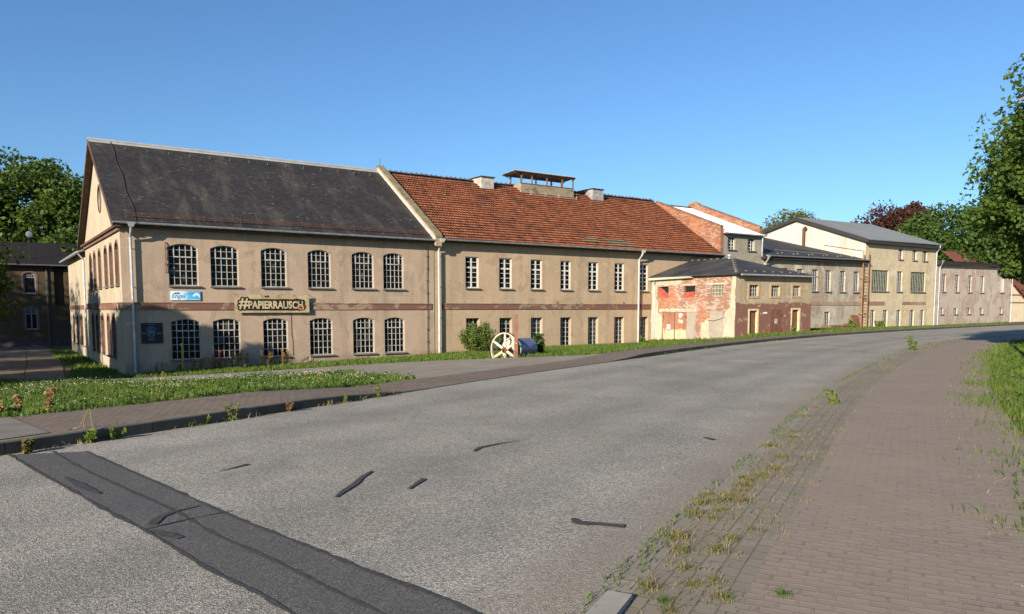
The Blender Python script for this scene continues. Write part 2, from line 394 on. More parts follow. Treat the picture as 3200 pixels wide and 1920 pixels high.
for k, (pts, w) in enumerate([
    ([(-3.0,6.28),(-3.04,6.51),(-2.99,6.7),(-2.85,6.89)], [.09,.08,.05,.02]),
    ([(-2.93,6.12),(-2.75,6.0),(-2.60,5.90)], [.03,.11,.06]),
    ([(-4.79,8.11),(-4.41,7.73),(-4.0,7.34)], [.01,.10,.04]),
    ([(-1.68,7.21),(-1.66,7.45),(-1.61,7.76),(-1.6,8.1),(-1.55,8.4)], [.035,.06,.065,.055,.03]),
    ([(-1.03,7.55),(-.93,8.02)], [.04,.06]),
    ([(-.48,9.58),(-.42,9.85),(-.15,10.16),(.16,10.42)], [.045,.06,.03,.012]),
    ([(.53,6.47),(.55,6.33),(.72,6.30),(.93,6.23)], [.05,.10,.085,.11]),
    ([(2.68,10.64),(2.78,10.44)], [.06,.10]),
    ([(-3.25,8.38),(-3.05,8.78)], [.02,.05])]):
    structure("tar_repair", tar_line("tar_repair", pts, w, .012, 10 + k))

# left kerb (standing stones) and brown paved footway, dropped at the driveway
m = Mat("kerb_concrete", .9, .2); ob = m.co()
c = m.mix(m.ramp(m.noise(2.5, ob, 7, .65), [(.35, 0), (.65, 1)]), (.095,.083,.066), (.045,.04,.031)); c = m.mix(m.math('MULTIPLY', m.island(), .45), c, (.12,.105,.085)); c = m.mix(m.ramp(m.xyz(m.n('ShaderNodeNewGeometry').outputs['Normal'])[2], [(.5, 0), (.9, .6)]), c, (.20,.175,.14))  # upright faces kept dark and tops lighter: kerb shade put into the colour
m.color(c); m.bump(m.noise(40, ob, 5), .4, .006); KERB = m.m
kp, kq = resample(LK, .25); kn = normals(kp); mb = MB()
sel = [k for k in range(0, len(kp) - 4, 4) if kp[k][1] > -12 and kp[k][1] < 104]
for k in sel:
    a, b = kp[k], kp[k + 4]; e = (b - a) / np.linalg.norm(b - a) * .005; na, nb = kn[k], kn[k + 4]
    j = random.uniform(-.004, .004)
    ha, hb = kerb_h(a[1]) + j, kerb_h(b[1]) + j
    a0, b0 = a + e, b - e; ch = .018
    bot = -.12
    def prof(p, nn, h): return [(*(p), bot), (*(p), h - ch), (*(p + nn * ch), h), (*(p + nn * .145), h), (*(p + nn * .145), bot)]
    pa, pb = prof(a0, na, ha), prof(b0, nb, hb)
    i0 = len(mb.v); mb.v += pa + pb
    for q1 in range(5): mb.f.append((i0 + q1, i0 + (q1 + 1) % 5, i0 + 5 + (q1 + 1) % 5, i0 + 5 + q1))
    mb.f += [(i0, i0+1, i0+2, i0+3, i0+4), (i0+9, i0+8, i0+7, i0+6, i0+5)]
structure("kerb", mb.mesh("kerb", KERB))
def paver_mat(name, c1, c2, mort, w, h, ms, swap=False, dirt=(.12,.10,.075), bias=0, soft=False):
    m = Mat(name, .88, .2); uv = m.co("UV")
    if swap: uv = m.co("UV", rot=(0, 0, R(90)))
    b = m.brick(uv, c1, c2, mort, w, h, ms, .5, bias, .25); ob = m.co()
    base = b[0]
    if soft: base = m.mix(m.math('MULTIPLY', b[1], m.ramp(m.noise(5, ob, 4, .7), [(.50, .10), (.64, .85)])), m.brick(uv, c1, c2, tuple((a + b_) / 2 for a, b_ in zip(c1, c2)), w, h, ms, .5, bias, .25)[0], mort)
    c = m.mix(m.ramp(m.noise(.9, ob, 6, .65), [(.35, 0), (.7, .55)]), base, tuple(x * 1.22 for x in c2))
    c = m.mix(m.ramp(m.noise(.35, ob, 6, .7), [(.5, 0), (.72, .6)]), c, dirt)
    c = m.mix(m.math('MULTIPLY', m.noise(45, ob, 3), .35), c, tuple(x * .55 for x in c1)); c = m.mix(m.ramp(m.noise(2.3, ob, 8, .75), [(.60, 0), (.75, .45)]), c, tuple(x * .6 for x in c1)); c = m.mix(m.ramp(m.vor(9, ob), [(.02, .6), (.045, 0)]), c, (.5, .45, .36))
    m.color(c); m.bump(m.math('SUBTRACT', m.math('MULTIPLY', m.noise(60, ob, 4), .3), b[1]), .55, .008); return m.m
BROWNP = paver_mat("brown_pavers", (.245,.19,.145), (.165,.125,.097), (.06,.048,.034), .2, .1, .010)
REDP = paver_mat("reddish_pavers", (.282,.22,.168), (.225,.18,.142), (.13,.105,.085), .2, .1, .012, True, (.31,.25,.185), 0, True)
GREYP = paver_mat("grey_pavers", (.255,.215,.165), (.205,.175,.135), (.125,.105,.07), .18, .135, .007, False, (.14,.125,.085))
kp, kq = resample(LK, .5); kn = normals(kp); wd = pave_w(kp[:, 1])
structure("left_pavement", ribbon("left_pavement", kp + kn * .145, kp + kn * wd[:, None], lambda x, y: kerb_h(pdist(x, y, LK)[1]) - .006, 5, BROWNP, kq))
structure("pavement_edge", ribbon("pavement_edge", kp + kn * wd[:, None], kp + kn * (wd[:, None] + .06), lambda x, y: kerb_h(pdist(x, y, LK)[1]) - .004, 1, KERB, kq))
# pale concrete crossing slab where the footway leaves the picture on the left
s2 = np.array([(-9.45,4.05),(-7.0,8.5),(-6.1,10.05)]); e2 = np.array([(-11.4,5.4),(-9.0,9.3),(-7.6,11.55)])
structure("crossing_slab", ribbon("crossing_slab", s2, e2, lambda x, y: 0 * x + .172, 2, plain("slab_concrete", (.19,.168,.138), .9, .2, 3, bump=.2)))

# right side: flush kerb, grey paver strip, reddish footway
rp, rq = resample(RK, .5); rn = -normals(rp)
def off(d): return rp + rn * d
zc = lambda z: (lambda x, y: 0 * x + z)
m = Mat("flush_kerb", .9, .2); b = m.brick(m.co("UV"), (.27,.235,.195), (.235,.205,.17), (.09,.075,.055), 1.0, .5, .006, 0)
m.color(m.mix(m.ramp(m.noise(2, m.co(), 7, .7), [(.4, 0), (.66, .75)]), b[0], (.21,.175,.135))); m.bump(m.noise(50), .3, .004)
structure("flush_kerb", ribbon("flush_kerb", off(-.02), off(.15), zc(.008), 1, m.m, rq))
structure("paver_strip", ribbon("paver_strip", off(.15), off(.80), zc(.012), 3, GREYP, rq))
structure("right_pavement", ribbon("right_pavement", off(.80), off(3.15), zc(.013), 6, REDP, rq))
mb = MB(); mb.hexa([(.32,4.06,0),(.47,3.99,0),(.74,4.60,0),(.60,4.67,0),(.32,4.06,.06),(.47,3.99,.06),(.74,4.60,.05),(.60,4.67,.05)])
structure("kerb_stone", mb.mesh("kerb_stone", plain("pale_concrete", (.33,.30,.25), .9, .15, 5, bump=.2)))

# driveway to the yard and the yard's concrete slabs
T = frac(catmull([(-19.0,34.1),(-17.3,34.1),(-14.2,34.8),(-10.4,35.8),(-6.7,36.8),(-2.7,36.2),(1.6,32.9),(3.3,29.6),(3.6,28.4)], 6), 70)
Bm = frac(catmull([(-19.0,33.2),(-17.3,32.5),(-14.6,30.6),(-12.0,29.9),(-9.1,30.9),(-6.4,30.0),(-3.9,24.8),(-2.75,21.0),(-2.5,18.2)], 6), 70)
m = Mat("worn_concrete", .92, .15); c = m.mix(m.ramp(m.noise(.7, m.co(), 7, .7), [(.36, 0), (.66, 1)]), (.33,.295,.24), (.235,.205,.16))
m.color(m.mix(m.math('MULTIPLY', m.noise(30, m.co(), 5), .5), c, (.10,.09,.07))); m.bump(m.noise(25, m.co(), 6), .4, .01)
structure("driveway", ribbon("driveway", T, Bm, lambda x, y: ground(x, y) + .045, 16, m.m))
m = Mat("yard_slabs", .92, .15); b = m.brick(m.co("UV"), (.17,.138,.105), (.135,.11,.085), (.025,.03,.012), 3.0, 2.6, .05, 0)  # slab tones lowered too, partly standing in for the yard's shade
m.color(m.mix(m.ramp(m.noise(.8, m.co(), 7, .7), [(.4, 0), (.65, .8)]), b[0], (.12,.10,.075))); m.bump(m.math('SUBTRACT', m.noise(20), b[1]), .4, .02)
YR = frac(np.array([(-17.8,33.75),(-21.5,36.9),(-26.2,44.8),(-36.2,61),(-47,76)]), 60); YL = frac(np.array([(-36,39),(-40,43),(-46,50),(-58,64),(-70,80)]), 60)
structure("yard_paving", ribbon("yard_paving", YR, YL, lambda x, y: ground(x, y) + .03, 24, m.m))
# ---------------------------------------------------------------- shared building kit
GLASS = Mat("old_glass", .12, .1); gn = GLASS.noise(2.2, detail=3); pb = GLASS.xyz(GLASS.brick(GLASS.co('UV'), (0,0,0), (1,1,1), (0,0,0), .286, .355, 0, 0)[0])[0]
GLASS.color(GLASS.mix(GLASS.ramp(pb, [(.84, 0), (.98, .7)]), GLASS.ramp(gn, [(.35, (.003,.0035,.004)), (.75, (.010,.0105,.010))]), (.085,.08,.068))); GLASS.l(GLASS.ramp(gn, [(.3, .06), (.7, .28)]), GLASS.b.inputs["Roughness"]); GLASS.bump(GLASS.noise(3.1), .08, .02); GLASS = GLASS.m
DUSTY = Mat("dusty_glass", .4, .3); DUSTY.color(DUSTY.ramp(DUSTY.noise(3, detail=6), [(.35, (.018,.018,.019)), (.7, (.06,.058,.055))])); DUSTY = DUSTY.m
STEELBAR = plain("pale_window_steel", (.40,.395,.375), .6, .3, 5)
WHITEWOOD = plain("white_window_paint", (.56,.555,.53), .6, .15, 6)
SILL = plain("sill_stone", (.17,.15,.125), .9, .35, 4, bump=.3)
ZINC = plain("zinc", (.40,.42,.44), .45, .3, 3, metal=.35, spec=.5)
WHITEPIPE = plain("white_pipe", (.46,.455,.43), .5, .2, 2)
DARKWOOD = plain("dark_board", (.035,.030,.028), .8, .4, 5, bump=.3)
BROWNTRIM = plain("brown_trim", (.165,.095,.07), .85, .35, 3, bump=.3)
MOSSCOPE = plain("mossy_coping", (.20,.165,.095), .95, .45, 2.5, bump=.6)
RUST = plain("rusty_iron", (.14,.055,.03), .85, .5, 9, bump=.4)
BITUM = Mat("bitumen_felt", .75, .3); c = BITUM.mix(BITUM.ramp(BITUM.noise(.7, detail=6), [(.38, 0), (.68, 1)]), (.026,.026,.028), (.06,.058,.055)); BITUM.color(c); BITUM.bump(BITUM.noise(18, detail=6), .4, .02); BITUM = BITUM.m

def arch_top(u, u0, u1, vs, vt):
    a = (u1 - u0) / 2; h = vt - vs
    if h < 1e-4: return vt
    rr = (a * a + h * h) / (2 * h); return vt - rr + math.sqrt(max(rr * rr - (u - (u0 + u1) / 2) ** 2, 0))
def opening(u0, u1, v0, v1, spring=None, n=10):
    if spring is None: return [(u0, v0), (u1, v0), (u1, v1), (u0, v1)]
    return [(u0, v0), (u1, v0)] + [(u1 + (u0 - u1) * k / n, arch_top(u1 + (u0 - u1) * k / n, u0, u1, spring, v1)) for k in range(n + 1)]
def window(T, P, u0, u1, v0, v1, spring=None, cols=3, rows=(), bw=.032, bh=.024, border=.04, rev=.15, mat=None, glass=None, sill=True, sash=None, cross=None, surround=None, sill_out=.13):
    vs = v1 if spring is None else spring
    loop = opening(u0, u1, v0, v1, spring)
    g = T.part("window", MB().poly(P, loop, (), rev), glass or GLASS)
    f = MB(); d0, d1 = rev - .05, rev - .004
    f.bar(P, u0, u0 + border, v0, vs, d0, d1); f.bar(P, u1 - border, u1, v0, vs, d0, d1); f.bar(P, u0 + border, u1 - border, v0, v0 + border, d0, d1)
    if spring is None: f.bar(P, u0 + border, u1 - border, v1 - border, v1, d0, d1)
    else:
        for k in range(8):
            a, b = u0 + (u1 - u0) * k / 8, u0 + (u1 - u0) * (k + 1) / 8
            ya, yb = arch_top(a, u0, u1, spring, v1), arch_top(b, u0, u1, spring, v1)
            f.hexa([P(a, ya - border, d0), P(b, yb - border, d0), P(b, yb - border, d1), P(a, ya - border, d1), P(a, ya, d0), P(b, yb, d0), P(b, yb, d1), P(a, ya, d1)])
    iu0, iu1 = u0 + border, u1 - border
    for k in range(1, cols):
        u = u0 + (u1 - u0) * k / cols; w = (cross[0] if cross and k == cols // 2 else bw)
        f.bar(P, u - w / 2, u + w / 2, v0 + border, arch_top(u, u0, u1, vs, v1) - border * .9, d0 + .012, d1 - .002)
    for v in rows:
        w = bh
        if cross and abs(v - cross[1]) < 1e-6: w = cross[0]
        a0, a1 = iu0, iu1
        if v > vs:
            while a0 < a1 and arch_top(a0, u0, u1, vs, v1) - border < v + w: a0 += .02; a1 -= .02
        if a1 - a0 > .1: f.bar(P, a0, a1, v - w / 2, v + w / 2, d0 + .017, d1 - .007)
    if sash:
        c0, c1, vb = sash; a, b = u0 + (u1 - u0) * c0 / cols, u0 + (u1 - u0) * c1 / cols
        f.bar(P, a - .035, b + .035, vb - .035, vb + .025, d0 - .025, d0 + .008)
        f.bar(P, a - .035, a + .02, vb + .025, arch_top(a, u0, u1, vs, v1) - border, d0 - .025, d0 + .008); f.bar(P, b - .02, b + .035, vb + .025, arch_top(b, u0, u1, vs, v1) - border, d0 - .025, d0 + .008)
    T.part("frame", f, mat or STEELBAR, g)
    if sill:
        s = MB(); s.bar(P, u0 - .07, u1 + .07, v0 - .075, v0 - .004, -sill_out, rev - .06); T.part("sill", s, SILL, g)
    if surround:
        s = MB(); w = surround; outer = opening(u0 - w, u1 + w, v0, v1 + w, None if spring is None else spring + w * .3)
        s.poly(P, outer, [loop], -.025); s.rim(P, outer, -.025, .0); s.rim(P, [(a + (.006 if a < (u0+u1)/2 else -.006), b) for a, b in loop], -.025, rev - .055); T.part("surround", s, BROWNTRIM, g)
    return loop
def wall(mb, P, outline, holes=(), rev=.17):
    mb.poly(P, outline, holes, 0)
    for h in holes: mb.rim(P, h, 0, rev)
    return mb
def slab(mb, t0, t1, s0, z0, s1, z1, th, dz=0):
    return mb.hexa([(t0,s0,z0-th),(t1,s0,z0-th+dz),(t1,s1,z1-th+dz),(t0,s1,z1-th),(t0,s0,z0),(t1,s0,z0+dz),(t1,s1,z1+dz),(t0,s1,z1)])
def downpipe(T, t, ztop, zbot, sg=-.5, sw=-.17, r=.065, mat=None, hopper=True):
    m = MB(); m.tube([(t, sg, ztop), (t, sg, ztop - .18), (t, sg * .6 + sw * .4, ztop - .42), (t, sw, ztop - .68), (t, sw, (ztop + zbot) / 2), (t, sw, zbot)], r, 10)
    if hopper:
        m.hexa([(t-.09,sg-.08,ztop-.2),(t+.09,sg-.08,ztop-.2),(t+.09,sg+.08,ztop-.2),(t-.09,sg+.08,ztop-.2),(t-.2,sg-.13,ztop+.03),(t+.2,sg-.13,ztop+.03),(t+.2,sg+.13,ztop+.03),(t-.2,sg+.13,ztop+.03)])
    for z in np.arange(zbot + .8, ztop - .8, 1.9): m.tube([(t, sw, z - .02), (t, sw, z + .02)], r + .014, 10); m.box((t-.015, sw, z-.015), (t+.015, 0, z+.015))
    return T.part("downpipe", m, mat or ZINC, smooth=False)
def gutter(T, t0, t1, s, z, r=.085, mat=None, dz=0):
    m = MB(); n = 8; pts = [(math.cos(math.pi + math.pi * k / n) * r, math.sin(math.pi + math.pi * k / n) * r) for k in range(n + 1)]
    for (a, b), (c, d) in zip(pts[:-1], pts[1:]): m.face([(t0, s+a, z+b), (t1, s+a, z+b+dz), (t1, s+c, z+d+dz), (t0, s+c, z+d)])
    for k in range(2):
        x = (t0, t1)[k]; m.face([(x, s+a, z+b+(dz if k else 0)) for a, b in pts])
    m.tube([(t0, s - r, z), (t1, s - r, z + dz)], .014, 6)
    for x in np.arange(t0 + .4, t1, 1.05): m.tube([(x, s + r, z + .01 + dz*(x-t0)/(t1-t0)), (x, s, z - r - .012 + dz*(x-t0)/(t1-t0)), (x, s - r - .012, z + dz*(x-t0)/(t1-t0))], .013, 5)
    return T.part("gutter", m, mat or ZINC)

# ---------------------------------------------------------------- slate-roofed hall at the left
HA = Thing("factory_hall", "long rendered mill hall with dark slate roof and arched windows at the yard corner", "factory building", (0, 0, -1.5), "wings of the old paper mill", True)
STA = stucco("render_rose_tan", (.41,.308,.222), (.335,.262,.193), (.415,.305,.233), stain=(.20,.155,.115), stain_amt=.55, damp=.55)
P = FP(0); G = GP(0); holes = []; gh = []
up = [(2.18,3.61),(4.23,5.66),(6.85,8.25),(9.46,10.8),(12.09,13.46),(14.08,15.41)]
for u0, u1 in up:
    holes.append(window(HA, P, u0, u1, 2.98, 5.11, 4.93, 5, (3.38,3.73,4.09,4.45,4.80), sash=(1, 4, 4.45), rev=.16))
for u0, u1 in [(2.19,3.62),(4.25,5.65),(6.88,8.24),(9.5,10.85),(12.1,13.45),(14.11,15.44)]:
    holes.append(window(HA, P, u0, u1, -.83, 1.27, 1.11, 5, (-.42,-.06,.30,.66,.98), sash=(1, 4, .66), rev=.16))
for u0, u1 in [(.73,1.84),(2.82,3.89),(4.86,5.98),(7.55,8.62),(9.9,10.95),(12.0,12.98)]:
    gh.append(window(HA, G, u0, u1, 3.0, 5.15, 4.82, 4, (3.4,3.75,4.1,4.45,4.8), rev=.22, surround=.13))
for u0, u1 in [(.78,1.85),(2.76,3.9),(4.85,5.95),(7.3,8.5),(9.8,11.0),(11.95,13.1)][1:]:
    gh.append(window(HA, G, u0, u1, -.78, 1.44, 1.12, 4, (-.4,-.05,.3,.65,1.0), rev=.22, surround=.13))
oval = [(6.9 + .58 * math.cos(a), 7.95 + .68 * math.sin(a)) for a in np.linspace(0, 2 * math.pi, 25)[:-1]]
w = MB(); wall(w, P, [(0,-2.4),(17.5,-2.4),(17.5,6.12),(0,6.12)], holes, .18)
RZ = lambda s: 6.0 + (s + .45) * .6584 if s < 7.6 else 6.0 + (15.65 - s) * .6584
HA.part("wall", w, STA); w = MB(); wall(w, G, [(0,-2.4),(15.2,-2.4),(15.2,RZ(15.2)-.16),(7.6,RZ(7.6)-.16),(0,RZ(0)-.16)], gh + [oval], .24)
w.face([(0,15.2,-2.4),(17.5,15.2,-2.4),(17.5,15.2,6.12),(0,15.2,6.12)])
STG = stucco("render_cream", (.40,.345,.255), (.36,.30,.215), (.43,.375,.285), stain=(.20,.165,.11), stain_amt=.45)
HA.part("gable_wall", w, STG, label="cream gable front facing the yard")
ov = HA.part("oval_window", MB().poly(G, oval, (), .2), DUSTY, label="small oval window high in the gable")
f = MB(); out = [(6.9 + (a - 6.9) * 1.22, 7.95 + (b - 7.95) * 1.18) for a, b in oval]; f.poly(G, out, [oval], -.04); f.rim(G, out, -.04, 0)
f.bar(G, 6.87, 6.93, 7.3, 8.6, .13, .19); f.bar(G, 6.35, 7.45, 7.92, 7.98, .135, .185); HA.part("surround", f, BROWNTRIM, ov)
s = MB(); s.box((.0, -.055, 1.74), (17.3, .0, 2.06)); s.box((-.055, -.055, 1.74), (0, 15.2, 2.06)); s.box((-.075, -.075, 2.06), (17.3, 0, 2.115)); s.box((-.075, 0, 2.06), (0, 15.2, 2.115))
m = Mat("string_course_paint", .9, .15); c = m.mix(m.ramp(m.noise(1.1, m.co(scale=(.5,.5,1)), 8, .68, .6), [(.52, 0), (.56, 1)]), (.175,.088,.066), (.33,.24,.165))
m.color(m.mix(m.math('MULTIPLY', m.noise(11), .5), c, (.12,.075,.06))); m.bump(m.noise(14), .4, .01); BAND = m.m
HA.part("string_course", s, BAND)
s = MB(); s.hexa([(-.24,-.24,5.78),(0,-.24,5.78),(0,15.2,5.78),(-.24,15.2,5.78),(-.30,-.3,5.86),(0,-.3,5.86),(0,15.2,5.86),(-.3,15.2,5.86)]); s.box((-.12,-.12,5.62),(0,15.2,5.78)); HA.part("cornice", s, BROWNTRIM)
# roof
m = Mat("old_slate", .62, .35); uv = m.co("UV"); ob = m.co()
b = m.brick(uv, (.0215,.0190,.0175), (.047,.0415,.036), (.010,.009,.0085), .26, .155, .008, .5, 0, .2)
c = m.mix(m.ramp(m.noise(.35, m.co(scale=(.6,1,1)), 5, .65, .6), [(.42, 0), (.64, .8)]), b[0], (.0185,.0162,.0152))
c = m.mix(m.ramp(m.noise(.8, m.co(scale=(1.3,.28,.28), rot=(0,0,0)), 6, .7, .3), [(.50, 0), (.70, .7)]), c, (.085,.075,.058))
sp = m.ramp(m.vor(1.5, m.co("UV", scale=(1,2.6,1))), [(.09, 1), (.17, 0)]); sp = m.math('MULTIPLY', sp, m.ramp(m.noise(.42, ob, 5, .7), [(.40, 0), (.56, 1)]))
c = m.mix(m.math('MULTIPLY', sp, .75), c, (.20,.185,.145))
c = m.mix(m.ramp(m.noise(9, m.co(scale=(.7,2,2)), 6, .75), [(.54, 0), (.70, .75)]), c, (.10,.09,.068)); m.color(c)
m.bump(m.math('SUBTRACT', m.noise(7, ob, 5), m.math('MULTIPLY', b[1], 1.4)), .55, .02); SLATE = m.m
r = MB(); slab(r, -.36, 17.35, -.52, RZ(-.52), 7.6, RZ(7.6), .13); slab(r, -.36, 17.35, 15.75, RZ(15.75), 7.6, RZ(7.6), .13); roofA = HA.part("roof", r, SLATE)
r = MB()
for k, (a, b) in enumerate([(-.15, .3)]): r.tube([(-.4, 7.6, RZ(7.6) + .03), (17.3, 7.6, RZ(7.6) + .03)], .085, 8)
slab(r, -.38, 17.32, 7.36, RZ(7.36) + .016, 7.6, RZ(7.6) + .016, .012); HA.part("ridge_cap", r, plain("ridge_sheet", (.34,.335,.32), .6, .2, 2), roofA)
r = MB()
for sgn in (1, -1):
    e = -.56 if sgn == 1 else 15.76
    r.hexa([(-.40,e,RZ(e)-.24),(-.345,e,RZ(e)-.24),(-.345,7.6,RZ(7.6)-.24),(-.40,7.6,RZ(7.6)-.24),(-.40,e,RZ(e)+.015),(-.345,e,RZ(e)+.015),(-.345,7.6,RZ(7.6)+.015),(-.40,7.6,RZ(7.6)+.015)])
    slab(r, -.345, -.0, e * .985, RZ(e * .985) - .135, 7.6, RZ(7.6) - .135, .02)
HA.part("verge_board", r, plain("dark_verge", (.085,.055,.043), .85, .35, 3, bump=.3), roofA)
r = MB(); r.box((-.2, -.50, 5.80), (17.3, -.46, 5.975)); r.box((-.2, -.46, 5.80), (17.3, 0, 5.83)); HA.part("eaves_board", r, DARKWOOD, roofA)
gutter(HA, -.38, 17.3, -.60, 6.0); downpipe(HA, .44, 5.98, -1.7, -.6)
r = MB(); nrm = Vector((0, -.55, .835))
for x in np.arange(.3, 17, .92):
    for q, L in ((.45, .30),):
        s0 = -.5 + q; a = Vector((x, s0, RZ(s0))); b = a + Vector((0, -.10, .26)); r.tube([a, b], .012, 5); r.tube([b, Vector((x, s0 + .42, RZ(s0 + .42)))], .010, 5)
for dz in (.10, .19, .255): r.tube([(.3, -.05 - .10 * dz / .26, RZ(-.05) + dz), (8.2, -.05 - .10 * dz / .26, RZ(-.05) + dz + .02), (17.0, -.05 - .10 * dz / .26, RZ(-.05) + dz - .01)], .012, 5)
HA.part("snow_guard", r, RUST, roofA)
r = MB(); pts = [(.75 + .05 * math.sin(k * 1.3), s_, RZ(s_) + .03) for k, s_ in enumerate(np.linspace(7.5, -.5, 14))]; r.tube(pts, .022, 5); HA.part("lightning_cable", r, DARKWOOD, roofA)
r = MB()
for x in np.arange(1.4, 17, 1.15): r.hexa([(x-.03,6.75,RZ(6.75)),(x+.03,6.75,RZ(6.75)),(x+.03,6.8,RZ(6.8)),(x-.03,6.8,RZ(6.8)),(x-.03,6.62,RZ(6.75)+.14),(x+.03,6.62,RZ(6.75)+.14),(x+.03,6.66,RZ(6.75)+.16),(x-.03,6.66,RZ(6.75)+.16)])
HA.part("roof_hooks", r, plain("zinc_dull", (.16,.155,.14), .6, .3, 4), roofA)
# fire wall between the two roofs
r = MB(); RP = lambda u, v, d: (17.3 + d, u, v)
r.solid(RP, [(-.62,5.62),(-.66,6.12),(-.5,6.32),(7.6,RZ(7.6)+.30),(15.7,6.3),(15.7,5.6),(7.6,10.9)], 0, .42); fw = HA.part("fire_wall", r, STA)
r = MB(); r.solid(RP, [(-.70,6.13),(-.52,6.40),(7.6,RZ(7.6)+.40),(15.75,6.38),(15.7,6.3),(7.6,RZ(7.6)+.305),(-.5,6.325),(-.66,6.125)], -.03, .47); HA.part("coping", r, MOSSCOPE, fw)
r = MB(); r.solid(RP, [(-.5,RZ(-.5)+.012),(-.5,RZ(-.5)+.20),(7.5,RZ(7.5)+.20),(7.5,RZ(7.5)+.012)], -.028, -.004); HA.part("flashing", r, plain("flashing_lead", (.45,.43,.39), .6, .4, 3), fw)
r = MB(); r.tube([(17.5,7.6,11.6),(17.5,7.6,12.15)], .015, 5); HA.part("lightning_rod", r, DARKWOOD, fw)
r = MB(); pts = [(2.05 + .03 * math.sin(k * 2.1), -.05 - .02 * (k % 2), z) for k, z in enumerate(np.linspace(5.16, 3.64, 12))]; r.tube([(2.05,0,5.16)] + pts + [(2.05,0,3.62)], .022, 6); HA.part("iron_strap", r, RUST)
r = MB(); r.tube([(17.0 + .02 * math.sin(k * .9), -.05, z) for k, z in enumerate(np.linspace(5.7, -1.3, 16))], .018, 5)
for z in np.arange(-1, 5.6, .75): r.box((16.96, -.09, z), (17.04, 0, z + .03))
HA.part("conductor", r, DARKWOOD)
r = MB(); r.tube([(8.42, -.02, 1.6), (8.44, -.02, .3), (8.48, -.02, .1), (8.5, -.02, -.8)], .011, 5); HA.part("cable", r, RUST)
# stone showing where the render has fallen off the plinth
r = MB()
for cx, cz, rx, rz in ((7.75,-1.17,.42,.13),(9.35,-1.12,.42,.22),(9.9,-1.25,.55,.12),(14.2,-1.02,.5,.12),(12.9,-1.1,.35,.12)):
    o = [(cx + rx * math.cos(a) * random.uniform(.7, 1.1), cz + rz * math.sin(a) * random.uniform(.7, 1.1)) for a in np.linspace(0, 2 * math.pi, 15)[:-1]]; r.solid(P, o, -.02, .0)
m = Mat("rubble_stone", .95, .15); v = m.vor(4.5, None, "Distance", 'DISTANCE_TO_EDGE'); c = m.mix(m.ramp(v, [(.02, 1), (.06, 0)]), m.ramp(m.xyz(m.vor(4.5, None, "Color"))[0], [(0, (.20,.165,.125)), (1, (.40,.33,.25))]), (.09,.075,.06)); m.color(c); m.bump(m.ramp(v, [(0, 0), (.1, 1)]), .8, .03); RUBBLE = m.m
HA.part("bare_stone", r, RUBBLE)
# lower annex continuing the gable front into the yard
AN = Thing("yard_annex", "low annex with grey sheet roof running back into the yard behind the pale gable", "annex", (0, 15.2, -1.5), None, True)
ah = []
for u0 in (16.6, 19.4, 22.2, 25.0): ah.append(window(AN, GP(.06), u0, u0 + 1.1, -.75, 1.3, 1.05, 4, (-.3,.1,.5,.9), rev=.2, surround=.13))
w = MB(); wall(w, GP(.06), [(15.2,-2.4),(28.2,-2.4),(28.2,5.5),(15.2,5.5)], ah, .22); w.face([(.06,28.2,-2.4),(8,28.2,-2.4),(8,28.2,7.8),(.06,28.2,5.5)]); AN.part("wall", w, STG)
w = MB(); w.box((-.0,15.2,1.76),(.06,28.2,2.04)); AN.part("string_course", w, BAND)
w = MB(); w.hexa([(-.4,15.2,5.46),(9,15.2,8.4),(9,28.5,8.4),(-.4,28.5,5.46),(-.4,15.2,5.56),(9,15.2,8.5),(9,28.5,8.5),(-.4,28.5,5.56)]); AN.part("roof", w, plain("grey_sheet", (.22,.21,.20), .7, .4, 2, bump=.2))
w = MB(); w.tube([(-.46,15.2,5.48),(-.46,28.4,5.44)], .075, 8); AN.part("gutter", w, ZINC)
w = MB(); w.tube([(-.40,15.5,5.4),(-.1,15.5,5.0),(-.1,15.5,-1.5)], .06, 8); AN.part("downpipe", w, ZINC)
# ---------------------------------------------------------------- red-tiled hall
HB = Thing("factory_hall", "long ochre mill hall with orange-red clay tile roof and roof ventilators", "factory building", (17.72, 0, -1.1), "wings of the old paper mill", True)
STB = stucco("render_ochre", (.44,.33,.222), (.365,.285,.192), (.425,.30,.20), stain=(.21,.165,.115), stain_amt=.5, damp=.2)
P = FP(.03); holes = []
for u0, u1 in [(19.8,20.79),(22.38,23.39),(24.94,25.9),(27.49,28.4),(30.0,30.92),(32.5,33.42),(34.98,35.87),(39.9,40.8)]:
    holes.append(window(HB, P, u0, u1, 3.12, 5.11, None, 2, (3.49,3.81,4.12,4.43,4.78), bw=.10, bh=.035, border=.07, rev=.14, mat=WHITEWOOD, cross=(.10, 4.43)))
for k, (u0, u1) in enumerate([(19.83,20.84),(22.41,23.41),(24.96,25.94),(27.5,28.47),(30.02,30.98),(32.53,33.49),(35.07,35.95)]):
    holes.append(window(HB, P, u0, u1, -.80, 1.19, None, 3, (-.48,-.16,.16,.48,.80), bw=.045, bh=.032, border=.035, rev=.26, glass=DUSTY if k in (2, 4, 5, 6) else GLASS))
w = MB(); wall(w, P, [(17.5,-2.4),(43.95,-2.4),(43.95,6.2),(17.5,6.2)], holes, .28); w.face([(17.5,15.2,-2.4),(44,15.2,-2.4),(44,15.2,6.2),(17.5,15.2,6.2)]); HB.part("wall", w, STB)
s = MB(); s.box((18.05,-.03,1.76),(36.2,.03,2.08)); s.box((18.05,-.05,2.08),(36.2,.03,2.13)); HB.part("string_course", s, BAND)
TZ = lambda s: 6.12 + (s + .5) * .6415 if s < 7.6 else 6.12 + (15.7 - s) * .6415
